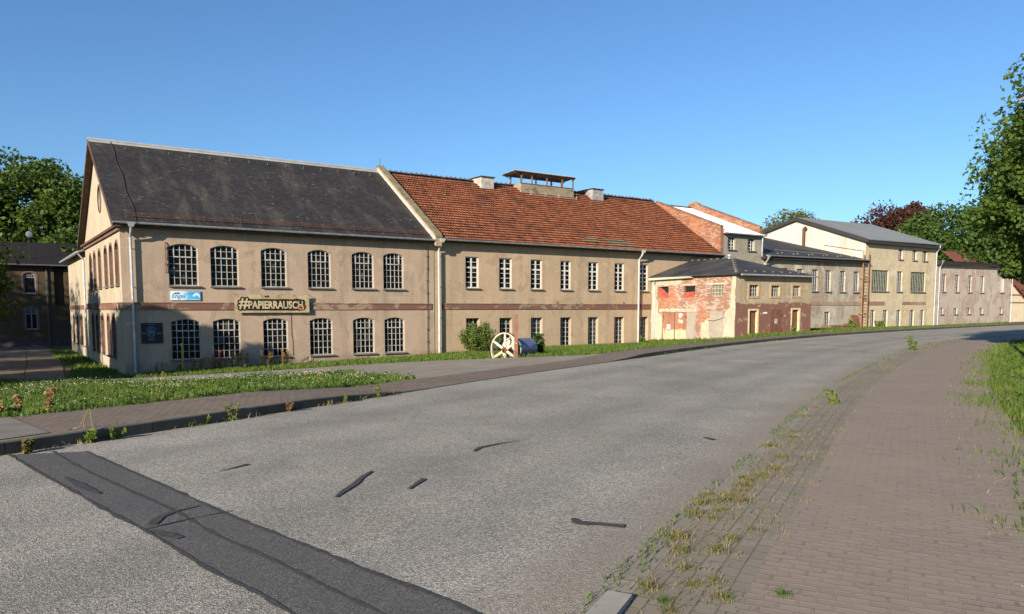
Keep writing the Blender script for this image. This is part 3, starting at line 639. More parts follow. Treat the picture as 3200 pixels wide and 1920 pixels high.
r = MB(); slab(r, 17.75, 43.9, -.35, TZ(-.35) - .05, 7.6, TZ(7.6) - .05, .1); slab(r, 17.75, 43.9, 15.7, TZ(15.7), 7.6, TZ(7.6), .1); rb = HB.part("roof", r, DARKWOOD)
# clay tiles: every tile a small curved shell, lapped row over row
def tile_field(t0, t1, sA, sB, row, width, keep, lift=0.0, seed=3):
    rr = np.random.default_rng(seed); slope = math.hypot(1, .6415); nrow = int((sB - sA) * slope / row); ncol = int((t1 - t0) / width); ds = row / slope
    seg = 5; xs = np.linspace(0, 1, seg); prof = .028 * np.sin(2 * math.pi * xs + .6)
    V, F4, k = [], [], 0
    for j in range(nrow):
        s0 = sA + j * ds; z0 = TZ(s0)
        for i in range(ncol):
            if not keep(t0 + i * width, j): continue
            a = t0 + i * width + rr.normal(0, .004); jz = rr.normal(0, .004) + lift; js = rr.normal(0, .005)
            lo = np.stack([a + xs * width * 1.02, np.full(seg, s0 - .035 + js), z0 - .02 + prof*.7 + .10 + jz], 1)
            hi = np.stack([a + xs * width * 1.02, np.full(seg, s0 + ds), np.full(seg, TZ(s0 + ds)) + prof + .004 + jz], 1)
            un = lo.copy(); un[:, 2] -= .045; un[:, 1] += .10
            V += [un, lo, hi]; b = k * 3 * seg; k += 1
            q = np.arange(seg - 1)
            F4 += [np.stack([b+q, b+q+1, b+seg+q+1, b+seg+q], 1), np.stack([b+seg+q, b+seg+q+1, b+2*seg+q+1, b+2*seg+q], 1)]
    V = np.concatenate(V); V = V - np.array(HB.org); return V, [np.concatenate(F4)]
m = Mat("clay_tile", .8, .25); i = m.island(); ob = m.co()
c = m.ramp(i, [(0, (.13,.046,.027)), (.12, (.205,.070,.037)), (.5, (.25,.085,.043)), (.85, (.285,.102,.052)), (.96, (.30,.13,.075)), (1, (.09,.05,.038))])
c = m.mix(m.ramp(m.noise(.55, m.co(scale=(1,.6,.6)), 7, .7, .5), [(.5, 0), (.66, .75)]), c, (.085,.040,.030))
c = m.mix(m.ramp(m.noise(2.6, ob, 8, .75), [(.58, 0), (.72, .7)]), c, (.05,.034,.027)); c = m.mix(m.ramp(m.noise(6, ob, 6, .75), [(.68, 0), (.76, .6)]), c, (.30,.22,.12))
m.color(c); m.bump(m.noise(40), .3, .006); CLAY = m.m
grey = lambda t, j: (j in (2, 3) and 29.5 + .4 * (j == 3) < t < 31.0) or (j in (1, 2, 3) and 31.7 < t < 34.3 and not (j == 3 and t > 33.6))
V, F = tile_field(17.78, 43.82, -.56, 7.52, .36, .212, lambda t, j: not grey(t, j)); HB.part_me("roof_tiles", np_mesh("roof_tiles", V, F, CLAY), rb)
m = Mat("mossy_tile", .95, .1); m.color(m.mix(m.noise(8), m.ramp(m.island(), [(0, (.16,.13,.09)), (1, (.27,.225,.16))]), (.12,.10,.055))); m.bump(m.noise(20), .8, .02)
V, F = tile_field(17.78, 43.82, -.56, 7.52, .36, .212, grey, .02); tg = HB.part_me("mossy_tiles", np_mesh("mossy_tiles", V, F, m.m), rb); tg["label"] = "grey mossy patch of tiles above the gutter"
r = MB()
for k in range(64):
    x = 17.85 + k * .405; rr_ = .125 + .012 * math.sin(k * 7.3); zz = TZ(7.6) + .01 + random.uniform(-.012, .012)
    pts = [(math.cos(math.pi * q / 6) * rr_, math.sin(math.pi * q / 6) * rr_ * .8) for q in range(7)]
    for (a, b), (c_, d) in zip(pts[:-1], pts[1:]): r.face([(x, 7.6+a, zz+b), (x+.41, 7.6+a*.8, zz+b*.8-.01), (x+.41, 7.6+c_*.8, zz+d*.8-.01), (x, 7.6+c_, zz+d)])
    r.face([(x, 7.6+a, zz+b) for a, b in pts]); r.box((x - .02, 7.55, zz + rr_ * .75), (x + .05, 7.65, zz + rr_ * .8 + .05))
HB.part("ridge_tiles", r, plain("dark_ridge_tile", (.11,.062,.048), .85, .45, 4, bump=.3), rb)
gutter(HB, 17.75, 43.85, -.60, 6.07, dz=.06); downpipe(HB, 17.76, 6.06, -1.4, -.6, r=.068, mat=WHITEPIPE); downpipe(HB, 34.75, 6.1, -1.3, -.6, r=.068, mat=WHITEPIPE)
r = MB(); r.box((17.8,-.5,5.93),(43.85,-.46,6.1)); r.box((17.8,-.46,5.93),(43.85,.02,5.96)); HB.part("eaves_board", r, DARKWOOD, rb)
r = MB()
for x, z0, L in ((27.15,2.13,.16),(29.3,2.13,.09),(33.35,2.15,.14)): r.box((x-.015,-.05,z0),(x+.015,-.02,z0+L))
HB.part("iron_stubs", r, RUST)
def vent(t0, t1, z1, flare, name, mats, lab):
    b = MB(); s0, s1 = 6.5, 8.6
    b.hexa([(t0-flare,s0-flare*.6,10.35),(t1+flare,s0-flare*.6,10.35),(t1+flare,s1+flare*.6,10.35),(t0-flare,s1+flare*.6,10.35),(t0,s0,z1-.05),(t1,s0,z1-.05),(t1,s1,z1-.05),(t0,s1,z1-.05)])
    for k in range(8): x = t0 + (t1 - t0) * (k + .5) / 8; b.box((x - .012, s0 - .018 - flare * .15, 10.75), (x + .012, s0, z1 - .08)) if flare else None
    v = HB.part("roof_ventilator", b, mats, label=lab); l = MB(); l.box((t0 - .1, s0 - .1, z1 - .05), (t1 + .1, s1 + .1, z1)); l.box((t0 - .05, s0 - .05, z1), (t1 + .05, s1 + .05, z1 + .025)); HB.part("lid", l, BITUM, v)
vent(25.1, 26.2, 11.55, 0, "", plain("cement_board", (.40,.375,.32), .9, .35, 2.5, bump=.2), "pale cement-board ventilator box")
vent(35.86, 36.95, 11.58, .1, "", plain("weathered_zinc", (.34,.335,.32), .6, .4, 4, metal=.2), "grey sheet-metal ventilator with flared foot")
t0, t1, s0, s1 = 28.7, 33.85, 6.5, 8.05
b = MB(); b.box((t0,s0,10.4),(t1,s0+.12,11.36)); b.box((t0,s1-.12,10.4),(t1,s1,11.36)); b.box((t0,s0+.12,10.4),(t0+.12,s1-.12,11.36)); b.box((t1-.12,s0+.12,10.4),(t1,s1-.12,11.36)); b.box((t0+.12,s0+.12,10.4),(t1-.12,s1-.12,10.9))
m = Mat("flaking_boards", .95, .1); c = m.mix(m.ramp(m.noise(1.6, m.co(scale=(.7,1,1.6)), 9, .75, .8), [(.5, 0), (.6, 1)]), (.27,.22,.15), (.14,.11,.08)); m.color(c); m.bump(m.noise(6, None, 8), .7, .03)
mon = HB.part("roof_monitor", b, m.m, label="open roofed ventilation lantern on the ridge")
b = MB(); b.box((t0-.04,s0-.04,11.36),(t1+.04,s0+.1,11.40)); b.box((t0-.04,s1-.1,11.36),(t1+.04,s1+.04,11.40))
for x in (28.76, 29.75, 31.2, 32.72, 33.8): b.box((x-.045,s0+.0,11.4),(x+.045,s0+.09,12.15)); b.box((x-.04,s1-.09,11.4),(x+.04,s1,12.05))
for x, e in ((28.76, 28.1), (33.8, 34.0)): b.tube([(x,s0+.05,12.16),(x,s1,12.06)], .035, 6); b.tube([(x,s0+.05,12.0),(e,s0+.05,12.17)], .03, 6); b.tube([(x,s1-.05,11.9),(e,s1-.05,12.06)], .03, 6)
b.tube([(28.0,s0+.05,12.17),(34.05,s0+.05,12.17)], .035, 6); b.tube([(28.0,s1-.05,12.05),(34.05,s1-.05,12.05)], .035, 6)
for x in (30.3, 31.9): b.tube([(x,s0+.3,11.1),(x,s0+.3,12.2)], .03, 6)
HB.part("posts", b, plain("brown_timber", (.17,.10,.07), .85, .35, 5), mon)
def corr(mb, t0, t1, sA, zA, sB, zB, pitch, amp, dz=0, th=.012):
    n = int((t1 - t0) / pitch * 6)
    for k in range(n):
        a, b = t0 + (t1 - t0) * k / n, t0 + (t1 - t0) * (k + 1) / n; ha, hb = amp * math.sin(2*math.pi*(a-t0)/pitch), amp * math.sin(2*math.pi*(b-t0)/pitch)
        mb.face([(a,sA,zA+ha),(b,sA,zA+hb),(b,sB,zB+hb),(a,sB,zB+ha)]); mb.face([(a,sA,zA+ha),(b,sA,zA+hb),(b,sA,zA+hb-th-.02),(a,sA,zA+ha-th-.02)])
    return mb
b = MB(); corr(b, 27.98, 34.08, 6.22, 12.25, 8.2, 12.12, .177, .03)
m = Mat("corrugated_cement", .8, .2); m.color(m.ramp(m.noise(1.8, None, 6), [(.35, (.34,.33,.31)), (.65, (.52,.51,.485))])); CORR = m.m
HB.part("lantern_roof", b, CORR, mon)
b = MB()
for x in (29.4, 30.8, 32.1, 33.9): b.tube([(x,6.2,10.78),(x,6.2,10.36)], .022, 6)
b.tube([(29.3,6.2,10.52),(34,6.2,10.52)], .028, 6); HB.part("roof_rail", b, plain("pale_rail", (.32,.31,.29), .7, .3, 5), mon)

# ---------------------------------------------------------------- brick-gabled stair block
HC = Thing("stair_block", "narrow raised block with red brick gable walls and white corrugated roof", "factory building", (43.85, 0, -.2), "wings of the old paper mill", True)
STC = stucco("render_grey", (.33,.30,.235), (.27,.245,.195), (.36,.32,.245), stain=(.12,.10,.08), stain_amt=.5)
P = FP(0); holes = [window(HC, P, 44.78, 45.72, 6.64, 7.72, None, 3, (6.9,7.17,7.44), bw=.05, bh=.04, rev=.2, mat=WHITEWOOD), window(HC, P, 47.28, 48.2, 6.64, 7.72, None, 3, (6.9,7.17,7.44), bw=.05, bh=.04, rev=.2, mat=WHITEWOOD)]
w = MB(); wall(w, P, [(43.88,-2.4),(49.06,-2.4),(49.06,8.05),(43.88,8.05)], holes, .22); HC.part("wall", w, STC)
BR = brick_mat("red_brick", (.36,.115,.062), (.27,.085,.05), (.30,.22,.15), (.44,.29,.20), .66, True)
w = MB(); w.solid(GP(43.86), [(-.03,5.6),(-.03,8.42),(.25,8.50),(7.3,11.18),(7.9,11.22),(8.3,11.05),(8.3,5.6)], 0, .34); HC.part("brick_wall", w, BR, label="red brick wall rising above the tiled roof")
w = MB(); w.solid(GP(48.76), [(-.03,8.0),(-.03,8.62),(6.6,11.14),(6.9,11.42),(7.4,11.62),(7.9,11.48),(8.4,11.0),(8.4,8.0)], 0, .36); HC.part("brick_wall", w, BR, label="far red brick parapet with humped top")
w = MB(); w.solid(GP(43.80), [(-.08,8.43),(.22,8.52),(7.3,11.2),(7.3,11.27),(.2,8.59),(-.08,8.5)], 0, .46); w.solid(GP(48.70), [(-.08,8.63),(6.6,11.16),(6.6,11.23),(-.08,8.70)], 0, .48); HC.part("coping", w, brick_mat("weathered_brick", (.26,.12,.075), (.20,.10,.065), (.24,.19,.14), (.33,.26,.17), .52))
w = MB(); corr(w, 44.2, 48.76, -.38, 7.98, 7.6, 11.0, .19, .03); slab(w, 44.2, 48.76, -.3, 7.93, 7.6, 10.95, .05); rc = HC.part("roof", w, plain("white_corrugated", (.80,.79,.76), .6, .1, 2))
w = MB(); w.box((44.2,-.3,7.82),(49.05,-.02,7.94)); HC.part("eaves_board", w, DARKWOOD, rc)
w = MB()
for k in range(11): x = 44.3 + k * .42; w.tube([(x, 7.6, 11.06), (x + .4, 7.6, 11.03)], .09, 6)
HC.part("ridge_tiles", w, plain("dark_ridge", (.10,.07,.055), .85, .4, 4), rc)
w = MB(); w.tube([(49.0,-.45,8.0),(49.02,-.15,7.7),(49.02,-.13,6.2)], .06, 8); w.hexa([(48.85,-.5,7.85),(49.12,-.5,7.85),(49.12,-.28,7.85),(48.85,-.28,7.85),(48.8,-.55,8.05),(49.15,-.55,8.05),(49.15,-.25,8.05),(48.8,-.25,8.05)]); HC.part("downpipe", w, ZINC)

# ---------------------------------------------------------------- low block with felt roof
HD = Thing("low_block", "two-storey grey flaking block under a shallow black felt roof behind the small brick house", "factory building", (49.1, 0, -.1), "wings of the old paper mill", True)
STD = stucco("render_grey_flaking", (.37,.325,.25), (.44,.39,.31), (.43,.37,.285), stain=(.16,.125,.095), stain_amt=.45, patch=(.52,.47,.38), bump=.8, brickshow=((.24,.14,.10),(.33,.22,.165),(.36,.31,.245)), sweep=.50)
P = FP(.02); holes = []
for u0, u1 in [(51.9,52.85),(54.1,55.05),(56.31,57.24),(58.36,59.25),(60.66,61.56),(62.9,63.8)]:
    holes.append(window(HD, P, u0, u1, 3.38, 5.33, None, 3, (3.72,4.05,4.38,4.72,5.02), rev=.15, bw=.035, border=.03, glass=DUSTY))
holes.append(window(HD, P, 58.39, 59.27, .05, 1.51, None, 3, (.35,.65,.95,1.25), rev=.15, bw=.035, border=.03, glass=DUSTY, sill=False))
w = MB(); wall(w, P, [(49.06,-2.4),(64.72,-2.4),(64.72,6.1),(49.06,6.02)], holes, .32); HD.part("wall", w, STD)
s = MB(); s.box((49.1,-.03,2.12),(64.7,.02,2.45)); HD.part("string_course", s, stucco("faded_band", (.31,.20,.15), (.36,.27,.20), (.27,.17,.13)))
s = MB(); s.hexa([(49.1,-.42,6.0),(64.7,-.42,6.12),(64.7,0,6.12),(49.1,0,6.0),(49.1,-.46,6.25),(64.7,-.46,6.42),(64.7,0,6.42),(49.1,0,6.25)]); HD.part("eaves_board", s, DARKWOOD)
r = MB(); slab(r, 49.1, 64.75, -.5, 6.30, 12.5, 9.55, .05, .14); rd = HD.part("roof", r, BITUM)
r = MB()
for k in range(14): x = 49.9 + k * 1.12; s_ = .55 + .4 * (k % 2); r.box((x-.05, s_, 6.3 + (s_+.5)*.25 + .01*k), (x+.05, s_+.1, 6.3 + (s_+.5)*.25 + .1 + .01*k))
r.tube([(50.5,2.4,7.2),(53.5,1.9,7.09),(57,1.2,6.95),(59.5,.8,6.9)], .02, 5); HD.part("roof_hooks", r, plain("dull_zinc", (.20,.20,.19), .6, .3, 4), rd)
gutter(HD, 49.15, 64.7, -.56, 6.3, .075, dz=.13); downpipe(HD, 49.4, 6.3, -.2, -.56)
r = MB(); r.tube([(64.3,6.6,7.9),(64.3,6.6,10.0)], .13, 10); r.tube([(64.3,6.6,9.9),(64.3,6.35,10.1)], .15, 10); HD.part("flue_pipe", r, RUST)

# ---------------------------------------------------------------- three-storey block
HE = Thing("tall_block", "tall three-storey block with whitewashed gable and pale grey metal roof", "factory building", (64.7, 0, -.2), "wings of the old paper mill", True)
STE = stucco("render_yellow", (.55,.44,.275), (.49,.41,.285), (.57,.48,.34), stain=(.20,.155,.10), stain_amt=.4, patch=(.56,.51,.42), bump=.7)
P = FP(0); holes = []
W = dict(rev=.14, bw=.04, border=.035, glass=DUSTY)
for u0, u1 in [(70.6,71.38),(73.25,74.05),(75.25,76.15)]: holes.append(window(HE, P, u0, u1, 6.75, 7.82, None, 2, (7.02,7.28,7.55), **W))
STEELGREEN = plain("greenish_steel", (.25,.265,.21), .6, .3, 5)
for u0, u1, c_ in [(65.95,68.92,10),(73.08,76.0,9)]: holes.append(window(HE, P, u0, u1, 3.52, 5.57, None, c_, (4.1,4.7,5.2), rev=.15, bw=.08, border=.05, mat=STEELGREEN))
holes.append(window(HE, P, 70.47, 71.5, 3.52, 5.55, None, 3, (3.85,4.2,4.55,4.9,5.22), **W))
for u0, u1 in [(66.0,66.76),(68.2,69.03),(70.68,71.47),(73.22,74.05),(75.27,76.06)]: holes.append(window(HE, P, u0, u1, -.08, 1.66, None, 2, (.2,.5,.8,1.1,1.4), sill=False, **W))
w = MB(); wall(w, P, [(64.7,-2.4),(78.05,-2.4),(78.05,8.32),(64.7,8.22)], holes, .3); HE.part("wall", w, STE)
GZ = lambda s: 8.42 + (s + .45) * .352 if s < 7.6 else 11.253 - (s - 7.6) * .26
m = Mat("whitewash", .9, .15); c = m.mix(m.ramp(m.noise(1, m.co(scale=(1.5,1.5,.16)), 6, .7), [(.48, 0), (.72, .85)]), (.43,.415,.375), (.31,.275,.20)); c = m.mix(m.ramp(m.noise(.7, None, 7, .7), [(.52, 0), (.62, .8)]), c, (.385,.35,.30)); m.color(c); m.bump(m.noise(5, None, 8), .6, .03)
w = MB(); w.poly(GP(64.70), [(0,-2.4),(15.2,-2.4),(15.2,GZ(15.2)-.1),(7.6,GZ(7.6)-.1),(0,GZ(0)-.1)]); w.face([(78.05,0,-2.4),(78.05,15.2,-2.4),(78.05,15.2,9.1),(78.05,7.6,11.1),(78.05,0,8.4)]); HE.part("gable_wall", w, m.m, label="whitewashed gable wall with rust streaks")
r = MB(); slab(r, 64.35, 78.35, -.45, GZ(-.45), 7.6, GZ(7.6), .06, .1); slab(r, 64.35, 78.35, 15.6, GZ(15.6), 7.6, GZ(7.6), .06, .1); m = Mat("grey_metal_roof", .5, .4); m.color(m.ramp(m.noise(.8, m.co(scale=(1,.3,.3)), 5), [(.3, (.125,.135,.14)), (.7, (.165,.175,.18))])); re_ = HE.part("roof", r, m.m)
r = MB()
for x in np.arange(64.9, 78.3, .6): slab(r, x - .015, x + .015, -.44, GZ(-.44) + .03 + .1*(x-64.35)/14, 7.58, GZ(7.58) + .03 + .1*(x-64.35)/14, .028)
HE.part("roof_seams", r, m.m, re_)
r = MB(); r.hexa([(64.3,-.48,GZ(-.45)-.34),(64.35,-.48,GZ(-.45)-.34),(64.35,7.6,GZ(7.6)-.34),(64.3,7.6,GZ(7.6)-.34),(64.3,-.48,GZ(-.45)+.01),(64.35,-.48,GZ(-.45)+.01),(64.35,7.6,GZ(7.6)+.01),(64.3,7.6,GZ(7.6)+.01)])
r.hexa([(64.3,15.6,GZ(15.6)-.34),(64.35,15.6,GZ(15.6)-.34),(64.35,7.6,GZ(7.6)-.34),(64.3,7.6,GZ(7.6)-.34),(64.3,15.6,GZ(15.6)+.01),(64.35,15.6,GZ(15.6)+.01),(64.35,7.6,GZ(7.6)+.01),(64.3,7.6,GZ(7.6)+.01)])
r.box((64.35,-.46,8.05),(78.3,-.42,8.34)); r.box((64.72,-.42,8.05),(78.05,-.0,8.09)); HE.part("fascia_board", r, DARKWOOD, re_)
downpipe(HE, 77.75, 8.4, -.3, -.5, r=.06, hopper=False)
r = MB(); r.tube([(64.66,.25,7.35),(64.66,4.4,8.18)], .03, 5); HE.part("iron_rail", r, RUST)
s = MB(); s.box((65.5,-.03,2.12),(68.4,0,2.5)); s.box((71.6,-.03,2.2),(76.2,0,2.5)); HE.part("string_course", s, stucco("faded_band_brown", (.26,.13,.09), (.36,.26,.19), (.30,.17,.12)))

# ---------------------------------------------------------------- far low brick block
HF = Thing("brick_block", "pinkish brick block with narrow tall windows at the far end of the mill", "factory building", (78.1, 0, 0), "wings of the old paper mill", True)
STF = stucco("render_pink_brick", (.44,.37,.30), (.47,.41,.34), (.43,.34,.275), stain=(.24,.17,.14), stain_amt=.4, bump=.7, brickshow=((.33,.165,.125),(.40,.25,.20),(.40,.34,.27)), sweep=.5)
P = FP(.03); holes = []
for u0, u1 in [(79.5,80.34),(82.33,83.19),(85.21,86.06),(88.15,88.95)]: holes.append(window(HF, P, u0, u1, 3.62, 5.48, None, 2, (3.95,4.3,4.65,5.0), rev=.13, bw=.045, border=.04, glass=DUSTY))
holes.append(window(HF, P, 93.0, 93.85, 3.68, 5.54, None, 1, (), rev=.12, border=.03, glass=plain("pale_boarding", (.55,.5,.42), .8, .1, 3)))
for u0, u1 in [(79.36,80.07),(82.25,83.12),(85.21,86.04),(88.18,89.01),(92.98,93.78)]: holes.append(window(HF, P, u0, u1, 1.2, 1.86, None, 2, (1.53,), rev=.13, bw=.045, border=.04, glass=DUSTY))
w = MB(); wall(w, P, [(78.08,-2.4),(95.6,-2.4),(95.6,6.55),(78.08,6.46)], holes, .34); w.face([(95.6,.03,-2.4),(95.6,9,-2.4),(95.6,9,6.55),(95.6,.03,6.55)]); HF.part("wall", w, STF)
r = MB(); r.hexa([(78.1,-.36,6.42),(91.4,-.36,6.6),(91.4,.0,6.6),(78.1,.0,6.42),(78.1,-.42,6.82),(91.4,-.42,6.88),(91.4,.0,6.88),(78.1,.0,6.82)]); HF.part("fascia_board", r, DARKWOOD)
r = MB(); slab(r, 78.1, 91.5, -.46, 6.88, 9, 7.5, .05, .05); HF.part("roof", r, BITUM)
r = MB(); r.box((91.5,-.03,6.555),(95.62,9,6.62)); HF.part("coping", r, SILL)
downpipe(HF, 78.55, 6.85, -.2, -.42, r=.06, hopper=True); downpipe(HF, 95.5, 6.4, .0, -.12, r=.05, hopper=False)
# ---------------------------------------------------------------- small brick transformer house in front of the mill
HT = Thing("transformer_house", "small brick transformer house with black hipped roof standing out from the mill front", "outbuilding", (36.25, -7.94, -.2), None, True)
TA, TB, SA = 36.25, 44.7, -7.94
BRW = brick_mat("limewashed_brick", (.36,.15,.095), (.26,.11,.075), (.40,.33,.25), (.48,.405,.33), .60, True)
G = GP(TA); P = FP(SA)
lw = [(-1.75,-.68,2.62,3.42),(-4.34,-3.27,2.62,3.42),(-6.9,-5.82,2.66,3.44)]
gate = [(-3.56,-1.2),]
holes = [opening(a, b, c, d) for a, b, c, d in lw] + [opening(-3.56,-1.2,-1.4,1.55)]
w = MB(); wall(w, G, [(-7.94,-2.2),(0,-2.2),(0,3.95),(-4.2,4.0),(-4.3,4.1),(-7.94,4.12)], holes, .2); HT.part("brick_wall", w, BRW)
PLAS = stucco("cream_plaster", (.455,.39,.29), (.36,.315,.235), (.48,.425,.33), stain=(.28,.23,.15), stain_amt=.5, bump=.5)
WBRK = brick_mat("whitewashed_brick", (.47,.42,.345), (.40,.36,.29), (.30,.26,.21), (.36,.29,.22), .62)
def ragged(pts, amp=.07, step=.18):
    out = []
    for (a, b), (c, d) in zip(pts, pts[1:] + pts[:1]):
        n = max(1, int(math.hypot(c - a, d - b) / step))
        for k in range(n): u = k / n; out.append((a + (c - a) * u + random.uniform(-amp, amp) * (k > 0), b + (d - b) * u + random.uniform(-amp, amp) * (k > 0)))
    return out
w = MB()
for poly in ([(-.02,-1.5),(-.02,3.93),(-3.1,3.95),(-3.0,3.62),(-2.4,3.45),(-2.1,3.55),(-1.75,3.5),(-.6,3.5),(-.55,2.45),(-.75,2.3),(-.72,1.5),(-1.15,1.2),(-1.15,-1.5)],
             [(-7.93,4.05),(-7.93,-1.5),(-6.98,-1.5),(-6.98,1.2),(-7.1,1.55),(-7.5,1.9),(-7.62,4.05)], [(-5.0,-1.5),(-4.95,.6),(-5.4,1.05),(-5.7,1.1),(-5.7,-1.5)], [(-.85,1.56),(-.85,1.80),(-4.5,1.80),(-4.5,1.56)], [(-3.2,3.47),(-3.2,3.57),(-4.6,3.56),(-4.6,3.46)], [(-5.3,3.47),(-5.3,3.55),(-7.1,3.58),(-7.1,3.48)]):
    w.solid(G, ragged(poly, .05), -.022, .0)
HT.part("plaster", w, PLAS)
w = MB(); w.solid(G, ragged([(-5.72,-1.5),(-5.72,1.63),(-6.94,1.63),(-6.94,-1.5)], .012), -.016, 0); HT.part("white_brick", w, WBRK, label="bricked-up doorway with pale bricks"); w = MB(); w.solid(G, ragged([(-3.62,-.7),(-3.62,1.5),(-4.45,1.52),(-4.4,.2),(-4.5,-.7)], .04), -.016, 0); HT.part("white_brick", w, WBRK); w = MB(); w.solid(G, ragged([(-.75,-.2),(-.75,1.5),(-1.14,1.5),(-1.14,-.2)], .03), -.018, 0); HT.part("white_brick", w, WBRK, label="narrow strip of whitewashed brick left of the gate")
REDB = plain("red_boards", (.37,.075,.05), .8, .35, 3, bump=.3)
DARKIN = plain("dark_inside", (.012,.011,.010), .9, .2, 3)
for k, (a, b, c, d) in enumerate(lw[:2]):
    g = HT.part("window", MB().poly(G, opening(a, b, c, d), (), .19), DARKIN, label="unglazed window half closed with red boards")
    m_ = MB()
    if k == 0: m_.solid(G, [(a,c),(b,c),(b,c+.78),(b-.25,c+.7),(a+.12,c+.28),(a,c+.34)], .10, .14); m_.solid(G, [(b-.15,c+.62),(a+.1,c+.1),(a+.16,c+.02),(b-.1,c+.5)], .06, .09)
    else:
        m_.solid(G, [(a,c),(b,c),(b,c+.36),(a,c+.40)], .10, .14); m_.solid(G, [(b,c+.02),(b-.1,c+.0),(a,c+.28),(a,c+.36)], .06, .095)
    HT.part("red_board", m_, REDB, g)
window(HT, G, *lw[2][:2], lw[2][2], lw[2][3], None, 4, (2.92,3.18), rev=.12, bw=.04, bh=.04, border=.03, mat=plain("old_bars", (.42,.36,.26), .8, .4, 6), glass=plain("frosted_panes", (.16,.145,.115), .35, .35, 3, spec=.5), sill=False)
m = Mat("rusty_gate_paint", .8, .25); ob = m.co()
c = m.mix(m.ramp(m.noise(.9, m.co(scale=(1,1,.5)), 6, .6), [(.4, 0), (.62, 1)]), (.235,.105,.065), (.29,.15,.10)); z = m.xyz(ob)[2]
low = m.math('ADD', m.ramp(z, [(0, 1), (.75, 0)]), m.math('MULTIPLY', m.noise(2.4, m.co(scale=(1,1,.35)), 8, .7), .9))
c = m.mix(m.ramp(low, [(.80, 0), (.86, .9)]), c, (.50,.40,.27)); c = m.mix(m.ramp(m.noise(2.4, m.co(scale=(1,1,.22)), 8, .7), [(.56, 0), (.62, .9)]), c, (.40,.135,.03)); m.color(c); m.bump(m.noise(10, ob, 6), .4, .01); GATE = m.m
w = MB(); w.bar(G, -3.54, -2.39, -1.3, 1.53, .03, .07); w.bar(G, -2.375, -1.22, -1.3, 1.53, .03, .07)
gt = HT.part("gate", w, GATE, label="rusty brown double gate with peeling paint")
w = MB()
for u in (-3.5,-1.27): 
    for z in (-.6, 1.1): w.bar(G, u - .03, u + .03, z, z + .2, .0, .03)
w.bar(G, -2.42, -2.35, -1.2, 1.5, .018, .03); HT.part("hinge", w, RUST, gt)
w = MB(); w.bar(G, -1.95, -1.62, .28, .62, .02, .03); HT.part("notice", w, plain("white_notice", (.75,.74,.70), .6, .05, 2), gt, label="small white notice on the left leaf")
mb = text_mesh("Trbl", .26, lambda u, v, d: (TA + d, -u, v), 2.74, .74, .44, .024, None, "t", offset=.03); HT.part("lettering", mb, plain("white_paint", (.75,.70,.60), .8, .1, 5), gt)
w = MB(); w.solid(G, ragged([(-2.82,1.16),(-2.82,1.44),(-3.06,1.46),(-3.1,1.24),(-2.95,1.12)], .03, .08), .022, .03); w.solid(G, ragged([(-3.14,1.32),(-3.14,1.40),(-3.22,1.38),(-3.2,1.3)], .015, .05), .022, .03); HT.part("paint_mark", w, plain("white_smear", (.68,.70,.68), .8, .1, 5), gt)
w = MB(); w.tube([(TA-.02,-5.15,1.18),(TA-.06,-5.6,.98),(TA-.07,-6.1,.95),(TA-.06,-6.6,1.05),(TA-.03,-7.1,1.22),(TA-.02,-7.12,.8)], .013, 5); HT.part("hanging_cable", w, DARKWOOD)
# street front
STT = stucco("render_tan_dado", (.41,.33,.22), (.33,.27,.185), (.44,.36,.245), stain=(.19,.135,.085), stain_amt=.6, patch=(.45,.37,.26), dado=(.185,.09,.066), dado_z=2.42, bump=.6)
fw_ = [(37.63,38.6,2.64,3.42),(40.01,40.95,2.66,3.42),(42.47,43.32,2.70,3.44)]; dr = [(37.72,38.55,-.6,1.66),(42.46,43.27,-.6,1.72)]
holes = [opening(*q) for q in fw_ + dr]
w = MB(); wall(w, P, [(TA,-2.2),(TB,-2.2),(TB,4.1),(TA,4.1)], holes, .3); HT.part("front_wall", w, STT)
w = MB(); w.face([(TB,SA,-2.2),(TB,0,-2.2),(TB,0,4.1),(TB,SA,4.1)]); HT.part("side_wall", w, STT)
for a, b, c, d in fw_:
    window(HT, P, a, b, c, d, None, 4, (c + .27, c + .53), rev=.14, bw=.035, bh=.035, border=.03, glass=DUSTY, sill=False)
    f = MB(); o = [(a-.14,c-.13),(b+.14,c-.13),(b+.14,d+.12),(a-.14,d+.12)]; f.poly(P, o, [opening(a,b,c,d)], -.035); f.rim(P, o, -.035, 0); f.rim(P, [(a+.006,c+.006),(b-.006,c+.006),(b-.006,d-.006),(a+.006,d-.006)], -.035, .08)
    HT.part("window_surround", f, plain("tan_surround", (.40,.29,.16), .9, .25, 4, bump=.3))
CREAM = plain("cream_door_surround", (.60,.49,.27), .9, .2, 3, bump=.3); DOORB = plain("brown_door_paint", (.16,.075,.052), .75, .25, 3, bump=.15)
for a, b, c, d in dr:
    g = HT.part("door", MB().poly(P, opening(a, b, c, d), (), .13), DOORB); f = MB()
    o = [(a-.12,c),(b+.15,c),(b+.15,d+.12),(a-.12,d+.12)]; f.poly(P, o, [opening(a,b,c,d)], -.03); f.rim(P, o, -.03, 0); f.rim(P, [(a+.006,c),(b-.006,c),(b-.006,d-.006),(a+.006,d-.006)], -.03, .12); HT.part("surround", f, CREAM, g)
    f = MB(); f.bar(P, a + .08, a + .12, .6, .75, .09, .13); HT.part("handle", f, ZINC, g)
w = MB(); w.bar(P, 39.95, 41.14, -.5, 1.76, -.03, .02); g = HT.part("door", w, DOORB, label="flush brown steel door with warning signs")
w = MB(); w.bar(P, 41.15, 41.21, 1.28, 1.52, -.07, -.01); w.bar(P, 41.15, 41.21, .2, .42, -.07, -.01); w.bar(P, 41.14, 41.165, -.4, 1.76, -.012, .0); HT.part("hinge", w, RUST, g)
